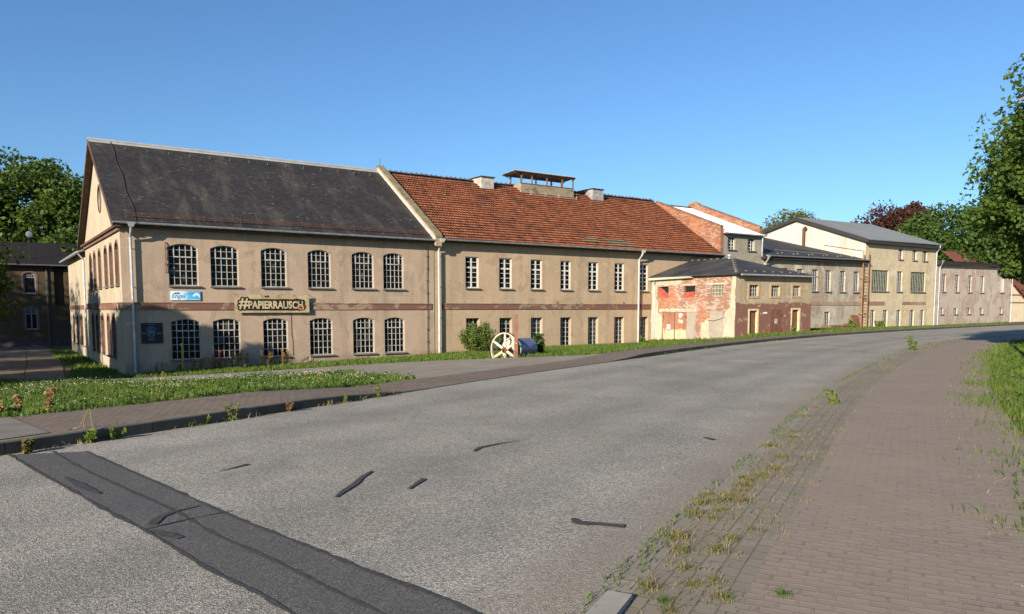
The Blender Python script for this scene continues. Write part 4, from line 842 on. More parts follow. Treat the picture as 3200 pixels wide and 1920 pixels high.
w = MB(); w.bar(P, 40.46, 40.74, .75, 1.06, -.042, -.031); n_ = HT.part("notice", w, plain("notice_pale", (.55,.5,.4), .7, .1, 4), g)
w = MB(); w.bar(P, 40.52, 40.68, .96, 1.0, -.047, -.042); w.bar(P, 40.52, 40.68, .88, .90, -.047, -.042); w.bar(P, 40.55, 40.7, .81, .83, -.047, -.042); HT.part("notice_print", w, DARKWOOD, n_)
w = MB(); w.solid(P, [(40.55,1.25),(40.62,1.25),(40.58,1.37),(40.63,1.37),(40.55,1.54),(40.57,1.41),(40.52,1.41)], -.036, -.031); w.bar(P, 40.42, 40.76, 1.14, 1.18, -.036, -.031); HT.part("warning_mark", w, plain("faded_mark", (.24,.15,.10), .8, .2, 5), g)
w = MB(); w.bar(P, 39.25, 39.62, 1.44, 1.56, -.02, 0); HT.part("name_plate", w, plain("plate_white", (.70,.68,.62), .6, .05, 3))
r = MB(); ez, rz = 4.16, 5.56
for f_ in ([(35.9,-8.28,ez),(35.9,.0,ez),(40.5,.0,rz),(40.5,-4.1,rz)], [(35.9,-8.28,ez),(45.05,-8.28,ez),(40.5,-4.1,rz)], [(45.05,-8.28,ez),(45.05,0,ez),(40.5,0,rz),(40.5,-4.1,rz)]):
    r.face(f_); r.face([(a,b,c-.07) for a,b,c in f_])
r.face([(35.9,-8.28,ez),(45.05,-8.28,ez),(45.05,-8.28,ez-.07),(35.9,-8.28,ez-.07)]); r.face([(35.9,-8.28,ez),(35.9,0,ez),(35.9,0,ez-.07),(35.9,-8.28,ez-.07)]); rt = HT.part("roof", r, BITUM)
r = MB()
for k in range(7): u = (k + .5) / 7; x, y, z = 35.9 + 4.6*u, -8.28 + 4.18*u, ez + 1.4*u; r.box((x-.09,y-.09,z-.04),(x+.09,y+.09,z+.07))
for k in range(9): x = 36.6 + k * .98; r.box((x-.08,-7.75,ez+.15),(x+.08,-7.62,ez+.27))
for k in range(7): r.box((40.4,-4+k*.62,rz-.03),(40.6,-3.85+k*.62,rz+.06))
HT.part("roof_hooks", r, plain("felt_lumps", (.13,.12,.10), .9, .3, 5), rt)
r = MB(); r.tube([(40.35,-3.9,5.45),(40.35,-3.9,5.72)], .09, 8); r.tube([(40.35,-3.9,5.72),(40.35,-3.9,5.78),(40.35,-3.9,5.82)], [.2,.2,.05], 10); HT.part("roof_cowl", r, ZINC, rt)
r = MB(); r.solid(lambda u, v, d: (37.6 + u, -6.3 + v, ez + .30 + .29 * (v + 2)*.55 - .10 + d), [(0,0),(.5,.35),(.9,.3),(.45,-.1)], .0, .02)
r.tube([(36.3,-8.36,4.08),(45.0,-8.36,4.12)], .06, 7); HT.part("gutter", r, ZINC, rt)
r = MB(); r.hexa([(35.92,-4.2,3.98),(36.2,-4.2,3.98),(36.2,-.02,3.92),(35.92,-.02,3.92),(35.84,-4.2,4.085),(36.2,-4.2,4.085),(36.2,-.02,4.085),(35.84,-.02,4.085)]); HT.part("eaves_board", r, plain("pale_eaves", (.62,.58,.48), .8, .2, 3), rt)
r = MB(); r.tube([(36.0,-.5,3.98),(36.1,-.42,3.7),(36.18,-.40,3.5),(36.18,-.40,-.35)], .04, 7); HT.part("downpipe", r, ZINC)

# ---------------------------------------------------------------- house beyond the mill and yard house with shade worked into its colours
HH = Thing("end_house", "cream half-timbered house with red tiled roof beyond the last mill block", "house", (99.5, 1.5, .1), None, True)
P = FP(1.5); gl = [(96,-1),(109,-1),(109,.6),(103.2,2.86),(100.1,4.45),(98.5,5.2),(96,5.2)]
w = MB(); w.poly(P, gl); HH.part("wall", w, plain("cream_render", (.66,.55,.38), .9, .15, 1.5, bump=.2))
w = MB(); w.box((96,1.46,3.42),(103,1.5,3.58)); w.box((96,1.46,2.48),(105,1.5,2.62)); HH.part("timber", w, plain("brown_beam", (.22,.12,.06), .85, .3, 4))
w = MB(); w.hexa([(99.6,1.2,4.72),(109.5,1.2,-.3+.4),(109.5,4,.1),(99.6,4,4.72),(99.6,1.2,4.86),(109.5,1.2,.24),(109.5,4,.24),(99.6,4,4.86)])
slab(w, 96.2, 116, 2.6, 4.3, 8.5, 9.2, .1); m = Mat("far_tiles", .85, .2); b = m.brick(m.co("UV"), (.22,.075,.05), (.17,.062,.045), (.06,.03,.025), .22, .3, .02); m.color(b[0]); m.bump(b[1], .5, .03); HH.part("roof", w, m.m)
w = MB(); w.face([(103,3.2,-1),(116,3.2,-1),(116,3.2,4.8),(103,3.2,4.8)]); HH.part("wing_wall", w, plain("cream_render_b", (.60,.50,.36), .9, .15, 1.5))

HY = Thing("yard_house", "tan house in the shaded yard, its colours darkened for that shade, with two white-framed windows", "house", (-3, 38, -1.5), None, True)
STY = stucco("yard_render_shaded", (.085,.062,.034), (.07,.052,.03), (.092,.068,.038), stain_amt=.4)  # tan render lowered far below its real tone to carry the yard's shade
P = FP(38); holes = []; SH = plain("window_white_shaded", (.22,.235,.245), .6, .1, 4)  # white frame paint greyed down in colour for the same shade
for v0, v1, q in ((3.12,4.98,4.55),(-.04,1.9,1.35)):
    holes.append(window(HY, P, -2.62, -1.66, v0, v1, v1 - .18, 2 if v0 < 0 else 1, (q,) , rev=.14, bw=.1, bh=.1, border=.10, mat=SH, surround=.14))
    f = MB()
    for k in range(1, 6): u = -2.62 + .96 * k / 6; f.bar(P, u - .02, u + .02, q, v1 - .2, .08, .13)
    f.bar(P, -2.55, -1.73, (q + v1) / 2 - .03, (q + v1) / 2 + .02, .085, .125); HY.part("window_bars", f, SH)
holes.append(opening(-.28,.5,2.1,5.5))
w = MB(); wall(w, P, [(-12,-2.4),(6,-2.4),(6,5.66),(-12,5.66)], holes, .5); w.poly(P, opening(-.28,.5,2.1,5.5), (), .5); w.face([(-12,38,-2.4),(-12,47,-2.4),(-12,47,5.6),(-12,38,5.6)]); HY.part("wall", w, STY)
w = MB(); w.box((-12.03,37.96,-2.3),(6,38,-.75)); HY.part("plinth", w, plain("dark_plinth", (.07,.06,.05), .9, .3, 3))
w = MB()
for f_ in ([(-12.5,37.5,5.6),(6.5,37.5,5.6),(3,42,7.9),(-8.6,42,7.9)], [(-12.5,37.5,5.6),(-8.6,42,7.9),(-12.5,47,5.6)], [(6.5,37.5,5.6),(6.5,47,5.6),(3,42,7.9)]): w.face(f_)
ry = HY.part("roof", w, plain("shade_dark_tiles", (.012,.0095,.009), .85, .4, 3, bump=.4))  # near-black tile colour has the yard's shade painted in
w = MB(); w.tube([(-12.5,37.44,5.62),(6.5,37.44,5.62)], .07, 7); w.tube([(-.85,37.5,5.6),(-.85,37.9,5.2),(-.85,37.9,-1.4)], .05, 7); HY.part("gutter", w, plain("shaded_zinc", (.09,.095,.10), .6, .3, 4))  # zinc coloured darker here, shade included
DI = Thing("satellite_dish", "pale satellite dish on the shade-darkened roof in the yard", "satellite dish", (-2.0, 37.9, 7.3), None, True)
w = MB(); n = 14
for k in range(5):
    for q in range(n):
        a0, a1 = 2*math.pi*q/n, 2*math.pi*(q+1)/n; r0, r1 = .27*k/5, .27*(k+1)/5
        w.face([(-2.0 + r*math.cos(a), 37.9 + r*r*.55 - .1, 8.3 + r*math.sin(a)) for r, a in ((r0,a0),(r1,a0),(r1,a1),(r0,a1))])
DI.part("dish", w, plain("dish_white", (.17,.19,.22), .5, .1, 3)); w = MB(); w.tube([(-2.0,37.95,8.3),(-2.0,38.3,8.2),(-2.0,38.6,6.0)], .03, 6); w.tube([(-2.0,37.85,7.9),(-2.0,37.35,8.2)], .015, 5); DI.part("mast", w, DARKWOOD)
# ---------------------------------------------------------------- signs on the left hall
P = FP(-.06)
S1 = Thing("shop_sign", "pale blue and white company sign below the first upper window", "sign", (2.93, -.06, 2.24), None, True)
w = MB(); w.bar(FP(0), 2.2, 3.66, 2.23, 2.70, -.06, -.03); m = Mat("sign_blue_fade", .45, .4); x = m.xyz(m.co())[0]
c = m.ramp(m.math('ADD', m.math('MULTIPLY', x, .68), .5), [(.12, (.62,.72,.78)), (.42, (.52,.68,.80)), (.62, (.10,.40,.66)), (.95, (.06,.33,.62))]); m.color(c); bd = S1.part("board", w, m.m)
BLU = plain("sign_blue_ink", (.07,.20,.40), .5, .05, 3); NAVY = plain("sign_navy_ink", (.01,.02,.06), .5, .05, 3); PALE = plain("sign_pale", (.50,.68,.80), .5, .05, 3)
S1.part("lettering", text_mesh("Engel", .30, FP(0), 2.27, 2.265, .66, -.0635, None, "t", offset=.012, shear=.22), BLU, bd); S1.part("lettering", text_mesh("auto", .10, FP(0), 2.40, 2.54, .26, -.066, None, "t", offset=.03), NAVY, bd)
w = MB()
for v, a, b in ((2.585,3.0,3.09),(2.585,3.12,3.36),(2.525,2.98,3.07),(2.525,3.10,3.28)): w.bar(FP(0), a, b, v, v + .025, -.0635, -.060)
S1.part("small_print", w, BLU, bd)
w = MB(); o = [(3.26 + .36 * u, 2.46 + .13 * math.sin(u * 3.0) + .05 * u) for u in np.linspace(0, 1, 12)]; o2 = [(3.35 + .29 * u, 2.33 + .17 * math.sin(.4 + u * 2.6) - .04 * u) for u in np.linspace(1, 0, 12)]
w.solid(FP(0), o + o2, -.0635, -.0605); S1.part("wave_emblem", w, PALE, bd)
w = MB(); w.bar(FP(0), 3.12, 3.6, 2.262, 2.285, -.0635, -.0605); S1.part("bottom_line", w, PALE, bd)

BN = Thing("banner", "wrinkled khaki cloth banner lettered #PAPIERRAUSCH across the brown band", "banner", (7.4, -.14, 1.59), None, True)
def wr(u, v):
    du = abs((u - 7.4) / 2.03); dv = (v - 2.08) / .49
    z = .006 * math.sin(7 * u + 5 * v) + .008 * math.sin(2.3 * u - 9 * v + 1)
    for cu in (5.35, 6.7, 7.6, 8.5, 9.4): z += .035 * math.exp(-((u - cu - .5 * (2.57 - v) * (1 if cu < 9 else -1)) ** 2) / .012) * max(0, (v - 2.38) / .19)
    return z
nu, nv = 110, 26; V = []
for j in range(nv + 1):
    for i_ in range(nu + 1):
        uu, vv = i_ / nu, j / nv; u = 5.33 + uu * 4.09; sag = .035 * abs(math.sin(uu * math.pi * 4)) * (vv > .5) * (vv - .5) * 2
        v = 1.58 + vv * .99 - sag + .02 * (uu < .02) ; V.append((u - 7.4, -.14 - wr(u, v) + .14, v - 1.59))
i = (np.arange(nv)[:, None] * (nu + 1) + np.arange(nu)[None]).ravel()
m = Mat("banner_cloth", .85, .15); m.color(m.mix(m.ramp(m.noise(3.5, None, 6), [(.35, 0), (.7, 1)]), (.40,.32,.185), (.335,.265,.15))); m.bump(m.noise(9, None, 5), .5, .03)
V = np.array(V); V[:, 1] -= .06
cl = BN.part_me("cloth", np_mesh("cloth", V, [np.stack([i, i + 1, i + nu + 2, i + nu + 1], 1)], m.m, None, True))
BLK = plain("banner_black", (.012,.010,.010), .8, .1, 3); SAND = plain("banner_sand", (.46,.38,.23), .85, .2, 4)
def on_cloth(mb, d):
    mb.v = [(x, -.20 - wr(x, z) - d, z) for x, y, z in mb.v]; return mb
def densify(mb, L=.12):
    bm = bmesh.new(); vs = [bm.verts.new(v) for v in mb.v]
    for f in mb.f:
        try: bm.faces.new([vs[k] for k in f])
        except ValueError: pass
    for _ in range(2):
        es = [e for e in bm.edges if e.calc_length() > L]
        if es: bmesh.ops.subdivide_edges(bm, edges=es, cuts=1)
    bmesh.ops.triangulate(bm, faces=bm.faces[:]); bm.verts.index_update(); r = MB(); r.v = [tuple(v.co) for v in bm.verts]; r.f = [tuple(v.index for v in f.verts) for f in bm.faces]; bm.free(); return r
big = text_mesh("PAPIERRAUSCH", .43, FP(0), 6.05, 1.79, 3.0, 0, None, "t", offset=.036, spacing=1.0)
bk = MB()
for a, b in ((5.56,1.84),(5.78,1.84)): pass
def blob(mb, pts, r):
    n = len(pts)
    for (a, b), (c, d) in zip(pts[:-1], pts[1:]):
        L = math.hypot(c - a, d - b); nx, ny = -(d - b) / L * r, (c - a) / L * r; ex, ey = (c - a) / L * r, (d - b) / L * r
        mb.poly(FP(0), [(a + nx - ex*.6, b + ny - ey*.6), (a - nx - ex*.6, b - ny - ey*.6), (a - ex, b - ey)][::-1] if False else [(a - ex*.5 + nx, b - ey*.5 + ny), (a - ex, b - ey), (a - ex*.5 - nx, b - ey*.5 - ny), (c + ex*.5 - nx, d + ey*.5 - ny), (c + ex, d + ey), (c + ex*.5 + nx, d + ey*.5 + ny)])
HASH = [[(5.62,1.80),(5.76,2.32)],[(5.84,1.80),(5.98,2.32)],[(5.58,1.97),(6.02,1.97)],[(5.60,2.16),(6.04,2.16)]]
for k, ln in enumerate(HASH): bk2 = MB(); blob(bk2, ln, .125); bk.v, bk.f = bk.v + bk2.v, bk.f + [tuple(q + len(bk.v) for q in f) for f in bk2.f]
o = [(5.98,1.70),(9.0,1.70),(9.12,1.74),(9.16,1.84),(9.16,2.20),(9.12,2.30),(8.96,2.31),(8.7,2.36),(8.45,2.31),(8.1,2.335),(7.5,2.31),(7.1,2.325),(6.5,2.31),(6.0,2.315)]; b2 = MB().poly(FP(0), o); bk.f += [tuple(q + len(bk.v) for q in f) for f in b2.f]; bk.v += b2.v
BN.part("black_outline", on_cloth(densify(bk, .1), .016), BLK, cl)
hs = MB()
for ln in HASH:
    q = MB(); blob(q, ln, .045); hs.f += [tuple(k + len(hs.v) for k in f) for f in q.f]; hs.v += q.v
hs.f += [tuple(k + len(hs.v) for k in f) for f in big.f]; hs.v += big.v
BN.part("lettering", on_cloth(densify(hs, .1), .034), SAND, cl)
q = MB(); q.solid(FP(0), ragged([(8.68,1.69),(8.76,1.69),(9.15,1.85),(9.16,2.03),(9.08,2.02),(8.95,1.88),(8.75,1.78)], .015, .06), -.0, .002); BN.part("red_stamp", on_cloth(q, .044), plain("stamp_red", (.45,.02,.015), .7, .15, 5), cl)
q = MB(); blob(q, [(8.86,1.80),(8.90,1.75)], .02); blob(q, [(8.93,1.92),(9.06,1.90)], .018); blob(q, [(9.06,1.90),(9.08,1.78)], .018); blob(q, [(9.06,1.78),(8.96,1.78)], .018); BN.part("stamp_figure", on_cloth(q, .052), SAND, cl)
q = MB(); q.poly(FP(0), [(6.93,2.42),(7.03,2.42),(7.03,2.50),(6.93,2.50)]); blob(q, [(7.10,2.50),(7.08,2.42)], .018); blob(q, [(7.09,2.51),(7.15,2.50)], .014); blob(q, [(7.15,2.49),(7.15,2.43)], .014); BN.part("small_mark", on_cloth(q, .02), BLK, cl)
q = MB()
for u in (5.36, 6.7, 7.9, 9.38): q.tube([(u, -.24, 2.56), (u, -.0, 2.60)], .012, 5)
BN.part("ties", q, DARKWOOD)

S2 = Thing("notice_board", "square dark blue board with a faint pale crest beside the corner downpipe", "sign", (1.28, -.05, .04), None, True)
w = MB(); w.bar(FP(0), .78, 1.78, .04, 1.08, -.05, -.0); bd = S2.part("board", w, plain("navy_board", (.012,.014,.022), .5, .2, 3))
CR = plain("crest_blue", (.13,.19,.28), .6, .15, 5); q = MB(); F0 = lambda u, v, d: (u, -.054 - d, v)
def stroke(mb, pts, r):
    for a, b in zip(pts[:-1], pts[1:]): 
        L = math.hypot(b[0]-a[0], b[1]-a[1]); nx, ny = -(b[1]-a[1])/L*r, (b[0]-a[0])/L*r
        mb.solid(F0, [(a[0]+nx,a[1]+ny),(a[0]-nx,a[1]-ny),(b[0]-nx,b[1]-ny),(b[0]+nx,b[1]+ny)], 0, .003)
cx = 1.24
for sg in (1, -1):
    for a in ((.03,.88,.07,.80),(.07,.90,.16,.82),(.10,.84,.20,.80),(.20,.80,.18,.72),(.06,.79,.14,.70)): stroke(q, [(cx+sg*a[0],a[1]),(cx+sg*a[2],a[3])], .011)
    stroke(q, [(cx+sg*.15,.69),(cx+sg*.20,.62),(cx+sg*.14,.56),(cx+sg*.16,.48),(cx+sg*.10,.40),(cx,.33)], .012); stroke(q, [(cx+sg*.04,.52),(cx+sg*.04,.43)], .01); stroke(q, [(cx+sg*.10,.53),(cx+sg*.09,.42)], .01)
stroke(q, [(cx-.13,.66),(cx+.13,.66)], .03); stroke(q, [(cx-.12,.58),(cx+.12,.58)], .02); stroke(q, [(cx,.90),(cx,.72)], .012)
for x0, x1, y in ((.82,.98,.56),(1.50,1.70,.56)): stroke(q, [(x0,y),(x1,y)], .022)
for k in range(6): stroke(q, [(1.08+k*.06,.975),(1.11+k*.06,1.01)], .012); stroke(q, [(1.11+k*.06,.975),(1.11+k*.06,1.01)], .008)
for k in range(5): stroke(q, [(1.10+k*.065,.24),(1.10+k*.065,.29)], .012); stroke(q, [(1.10+k*.065,.24),(1.14+k*.065,.24)], .009); stroke(q, [(1.10+k*.065,.29),(1.13+k*.065,.285)], .008)
stroke(q, [(1.12,.19),(1.4,.19)], .008); S2.part("crest", q, CR, bd)
S3 = Thing("house_number", "tiny white house number plate left of the corner downpipe", "plate", (.27, -.02, 1.02), None, True)
w = MB(); w.bar(FP(0), .19, .35, 1.01, 1.13, -.02, 0); S3.part("plate", w, plain("enamel_white", (.6,.62,.66), .4, .05, 3)); w = MB(); w.bar(FP(0), .22, .32, 1.04, 1.10, -.024, -.0205); S3.part("digits", w, NAVY)

# ---------------------------------------------------------------- marker posts, ladder, things at the wall
def gz(x, y): return float(ground(x, y)[0])
for t_, s_, ztop, nm, lab, col in ((2.62,-.32,.02,"marker_post","slim yellow marker post in front of the first lower arched window",(.42,.30,.04)), (4.48,-.32,-.42,"marker_post","short red marker post in front of the second lower arched window",(.55,.045,.03))):
    x, y = w2(t_, s_); z0 = gz(x, y); T_ = Thing(nm, lab, "marker post", (x, y, z0)); w = MB(); w.tube([(x, y, z0 - .1), (x, y, ztop)], .045, 8); T_.part("post", w, plain("post_paint", col, .6, .25, 5)); w = MB(); w.box((x-.055,y-.055,ztop-.14),(x+.055,y+.055,ztop+.01)); T_.part("head", w, plain("post_head", tuple(min(1, c_ * 1.25) for c_ in col), .6, .2, 5))
LD = Thing("wall_ladder", "tall rust-brown iron ladder fixed to the corner of the tall block", "ladder", (64.3, -.4, -.2), None, True)
RUSTB = plain("ochre_rust", (.34,.165,.07), .85, .4, 7, bump=.3)
w = MB()
for x in (63.78, 64.72): w.box((x-.05,-.42,-.3),(x+.05,-.36,7.3))
lf = LD.part("stiles", w, RUSTB); w = MB()
for z in np.arange(.1, 6.9, .30): w.tube([(63.78,-.39,z),(64.72,-.39,z)], .017, 6)
LD.part("rungs", w, RUSTB); w = MB()
for z in (1.35, 3.0, 4.75, 6.4):
    for x in (63.85, 64.65): w.box((x-.025,-.38,z-.03),(x+.025,.02,z+.03))
    w.box((63.7,-.45,z-.05),(64.8,-.42,z+.05))
LD.part("brackets", w, RUSTB)
LP = Thing("wall_pipe", "thin brown pipe on the wall right of the ladder", "pipe", (65.25, -.1, -.2), None, True)
w = MB(); w.tube([(65.25,-.1,-.3),(65.25,-.1,7.0)], .035, 7); LP.part("pipe", w, plain("pipe_brown", (.20,.14,.09), .7, .3, 4)); w = MB()
for z in (.8,2.6,4.4,6.2): w.box((65.2,-.12,z),(65.3,.02,z+.05))
LP.part("clips", w, RUST)
PT = Thing("steel_plate", "rust-brown steel sheet leaning against the low block's wall", "metal sheet", (63.1, -.35, -.15), None, True)
w = MB(); w.hexa([(62.45,-.62,-.3),(63.65,-.5,-.3),(63.65,-.47,-.3),(62.45,-.59,-.3),(62.42,-.12,1.2),(63.68,-.1,1.18),(63.68,-.07,1.18),(62.42,-.09,1.2)]); PT.part("sheet", w, plain("brown_primer", (.215,.088,.05), .75, .2, 2, bump=.15)); w = MB(); w.hexa([(62.45,-.63,-.3),(63.65,-.51,-.3),(63.65,-.505,-.3),(62.45,-.625,-.3),(62.45,-.6,-.22),(63.65,-.48,-.22),(63.65,-.475,-.22),(62.45,-.595,-.22)]); PT.part("bottom_lip", w, RUST)
OLDW = plain("weathered_timber", (.19,.12,.075), .9, .45, 6, bump=.4)
for k, (t0_, lab) in enumerate(((57.2,"stack of old timber pallets by the grey wall, nearer the brick house"),(58.75,"stack of old timber pallets by the grey wall, nearer the brown sheet"))):
    x, y = w2(t0_ + .7, -1.0); PB = Thing("pallet_stack", lab, "pallet stack", (t0_ + .7, -1.0, -.12), "old pallets at the wall", True)
    for j in range(3):
        w = MB(); z = -.12 + j * .15
        for q in range(3): w.box((t0_ + q * .62, -1.55, z), (t0_ + q * .62 + .1, -.5, z + .08))
        for q in range(6): w.box((t0_ - .02, -1.55 + q * .185, z + .08), (t0_ + 1.36, -1.43 + q * .185, z + .105))
        w.box((t0_ - .02, -1.575, z), (t0_ + 1.36, -1.555, z + .1)); PB.part("pallet", w, OLDW)
BR_ = Thing("barrel", "rusty barrel lying by the brown leaning sheet", "barrel", (61.0, -.9, -.1), None, True)
w = MB(); w.tube([(60.4,-.9,.12),(60.7,-.88,.12),(60.72,-.88,.12),(61.2,-.86,.12),(61.5,-.84,.12)], [.28,.28,.3,.29,.28], 14); BR_.part("drum", w, plain("barrel_rust", (.22,.15,.09), .8, .45, 5, bump=.3)); w = MB(); w.tube([(60.38,-.9,.12),(60.42,-.9,.12)], .3, 14); w.tube([(61.48,-.84,.12),(61.52,-.84,.12)], .3, 14); BR_.part("rims", w, RUST)
HP = Thing("tarpaulin_heap", "black crumpled tarpaulin heap at the brick house's far corner", "tarpaulin", (45.6, -7.0, .0), None, True)
V = []; n1, n2 = 16, 8
for j in range(n2 + 1):
    for k in range(n1): a = 2*math.pi*k/n1; r_ = (1 - (j/n2)**1.6) * (1 + .25*math.sin(3*a+j) + random.uniform(-.1,.1)); V.append((r_*.85*math.cos(a), r_*.6*math.sin(a), -.2 + .75*(j/n2)*(1+.2*math.sin(2*a))))
i = (np.arange(n2)[:, None]*n1 + np.arange(n1)[None]); F = np.stack([i, np.roll(i, -1, 1), np.roll(i, -1, 1)+n1, i+n1], -1).reshape(-1, 4)
HP.part_me("sheet", np_mesh("sheet", np.array(V), [F], plain("black_plastic", (.012,.012,.014), .35, .3, 3)))

# ---------------------------------------------------------------- old paper-machine roll on the verge, post
cxy = np.array([-.31, 35.0]); z0 = gz(*cxy); R_ = .80; axis = Vector((.60, .80, 0)).normalized(); side = Vector((axis.y, -axis.x, 0)); UPV = Vector((0, 0, 1))
RW = Thing("machine_roll", "old paper-machine roll with cream spoked flywheel on the grass before the tiled hall", "machine roll", (cxy[0], cxy[1], z0))
hub = Vector((cxy[0], cxy[1], z0 + .40))
def wheel(mb, c, r, w, tr, n=40):
    for k in range(n):
        a0, a1 = 2*math.pi*k/n, 2*math.pi*(k+1)/n
        def q(a, rr, d): return c + side * math.cos(a) * rr + UPV * math.sin(a) * rr + axis * d
        mb.hexa([q(a0,r-tr,-w),q(a1,r-tr,-w),q(a1,r,-w),q(a0,r,-w),q(a0,r-tr,w),q(a1,r-tr,w),q(a1,r,w),q(a0,r,w)])
w = MB(); wheel(w, hub, R_, .06, .055); CRM = plain("chipped_cream", (.56,.50,.38), .75, .3, 6, bump=.3)
RW.part("rim", w, CRM); w = MB(); wheel(w, hub, R_ + .012, .062, .022); RW.part("tyre", w, RUST); w = MB()
for k in range(6):
    a = math.pi/2 + k*math.pi/3; dv = side*math.cos(a) + UPV*math.sin(a); pv = side*-math.sin(a) + UPV*math.cos(a); h0, h1 = .10, R_ - .05
    def q(rr, wd, d): return hub + dv*rr + pv*wd + axis*d
    w.hexa([q(h0,-.055,-.035),q(h1,-.042,-.03),q(h1,.042,-.03),q(h0,.055,-.035),q(h0,-.055,.035),q(h1,-.042,.03),q(h1,.042,.03),q(h0,.055,.035)]); w.hexa([q(h0,-.014,-.065),q(h1,-.012,-.05),q(h1,.012,-.05),q(h0,.014,-.065),q(h0,-.014,.06),q(h1,-.012,.05),q(h1,.012,.05),q(h0,.014,.06)])
RW.part("spokes", w, CRM); w = MB(); w.tube([hub - axis*.10, hub + axis*.08], .135, 16); w.tube([hub - axis*.22, hub - axis*.10], .05, 10); w.tube([hub + axis*.08, hub + axis*.55], .06, 10); RW.part("hub", w, RUST)
w = MB(); a_, b_ = hub + axis*.55, hub + axis*1.85; b_ = b_ + UPV * .0; w.tube([a_, b_], .50, 36); m = Mat("drum_steel", .38, .5); m.color(m.ramp(m.noise(1.5, None, 5), [(.3, (.17,.17,.24)), (.7, (.27,.27,.35))])); m.b.inputs["Metallic"].default_value = .45; RW.part("drum", w, m.m)
w = MB(); w.tube([hub + axis*.52, hub + axis*.54], .47, 28); wheel(w, hub + axis*.50, .545, .05, .06); wheel(w, hub + axis*.5, .30, .045, .06)
for k in range(5):
    a = .5 + k*2*math.pi/5; dv = side*math.cos(a) + UPV*math.sin(a); w.tube([hub + axis*.5 + dv*.1, hub + axis*.5 + dv*.5], .03, 6)
RW.part("drum_end", w, CRM); w = MB()
for d in (.30, 2.0): p = hub + axis*d; w.hexa([p+side*-.35+UPV*-.75+axis*-.05, p+side*.35+UPV*-.75+axis*-.05, p+side*.35+UPV*-.75+axis*.05, p+side*-.35+UPV*-.75+axis*.05, p+side*-.1+axis*-.05, p+side*.1+axis*-.05, p+side*.1+axis*.05, p+side*-.1+axis*.05])
w.tube([b_, hub + axis*2.1], .07, 8); RW.part("bearing_stand", w, RUST)
px_, py_ = .19, 34.35; zp = gz(px_, py_); PO = Thing("steel_post", "square rusty brown steel post in front of the spoked wheel", "post", (px_, py_, zp))
w = MB(); w.box((px_-.095,py_-.06,zp-.2),(px_+.075,py_-.05,1.55)); w.box((px_-.095,py_-.05,zp-.2),(px_-.085,py_+.1,1.55)); w.box((px_+.065,py_-.05,zp-.2),(px_+.075,py_+.1,1.55)); PO.part("channel", w, plain("post_rust", (.20,.095,.06), .85, .35, 5, bump=.3)); w = MB(); w.tube([(px_-.01,py_-.075,.25),(px_-.01,py_-.05,.25)], .022, 8); w.tube([(px_-.05,py_-.075,1.46),(px_-.05,py_-.05,1.46)], .018, 8); PO.part("bolts", w, CRM)
w = MB()
# street lamp half hidden by the right-hand tree
lx, ly = 18.1, 27.0; LM = Thing("street_lamp", "dark street lamp head half hidden in the tree at the right edge", "street lamp", (lx, ly, .1))
w = MB(); w.tube([(lx,ly,-.1),(lx,ly,8.9),(lx-.1,ly-.05,9.2)], [.09,.06,.05], 10); LM.part("pole", w, plain("lamp_green", (.035,.04,.04), .6, .2, 3)); w = MB()
w.hexa([(lx-.75,ly-.18,9.0),(lx+.1,ly-.18,9.1),(lx+.1,ly+.18,9.1),(lx-.75,ly+.18,9.0),(lx-.55,ly-.1,9.2),(lx+.1,ly-.1,9.32),(lx+.1,ly+.1,9.32),(lx-.55,ly+.1,9.2)]); LM.part("lamp_head", w, plain("lamp_dark", (.03,.03,.035), .5, .2, 3)); w = MB(); w.hexa([(lx-.68,ly-.13,8.90),(lx-.05,ly-.13,8.96),(lx-.05,ly+.13,8.96),(lx-.68,ly+.13,8.90),(lx-.72,ly-.15,8.998),(lx-.0,ly-.15,9.08),(lx-.0,ly+.15,9.08),(lx-.72,ly+.15,8.998)]); LM.part("lamp_glass", w, plain("lamp_bowl", (.40,.38,.36), .4, .1, 3))
# ---------------------------------------------------------------- trees
def frame_of(nrm, rr):
    a = rr.normal(size=nrm.shape); u = np.cross(nrm, a); u /= np.linalg.norm(u, axis=1)[:, None] + 1e-9; return u, np.cross(nrm, u)
def leaf_cloud(centres, sig, per, size, rr, aspect=1.7, up=.5):
    n = len(centres) * per; c = np.repeat(centres, per, 0); sg = np.repeat(np.asarray(sig), per)
    off_ = rr.normal(size=(n, 3)); L = np.linalg.norm(off_, axis=1); off_ *= (np.minimum(L, 1.7) / L)[:, None]; off_[:, 2] *= .75
    p = c + off_ * sg[:, None]
    nr = rr.normal(size=(n, 3)) + np.array([0, 0, up]) + off_ * .5; nr /= np.linalg.norm(nr, axis=1)[:, None]; u, v = frame_of(nr, rr)
    s = size * rr.uniform(.6, 1.35, n)[:, None]; bend = nr * s * .18
    V = np.stack([p - u*s*aspect*.5, p + v*s*.5 - bend, p + u*s*aspect*.5, p - v*s*.5 - bend], 1).reshape(-1, 3)
    i = np.arange(n)[:, None]*4 + np.arange(4)[None]; return V, i
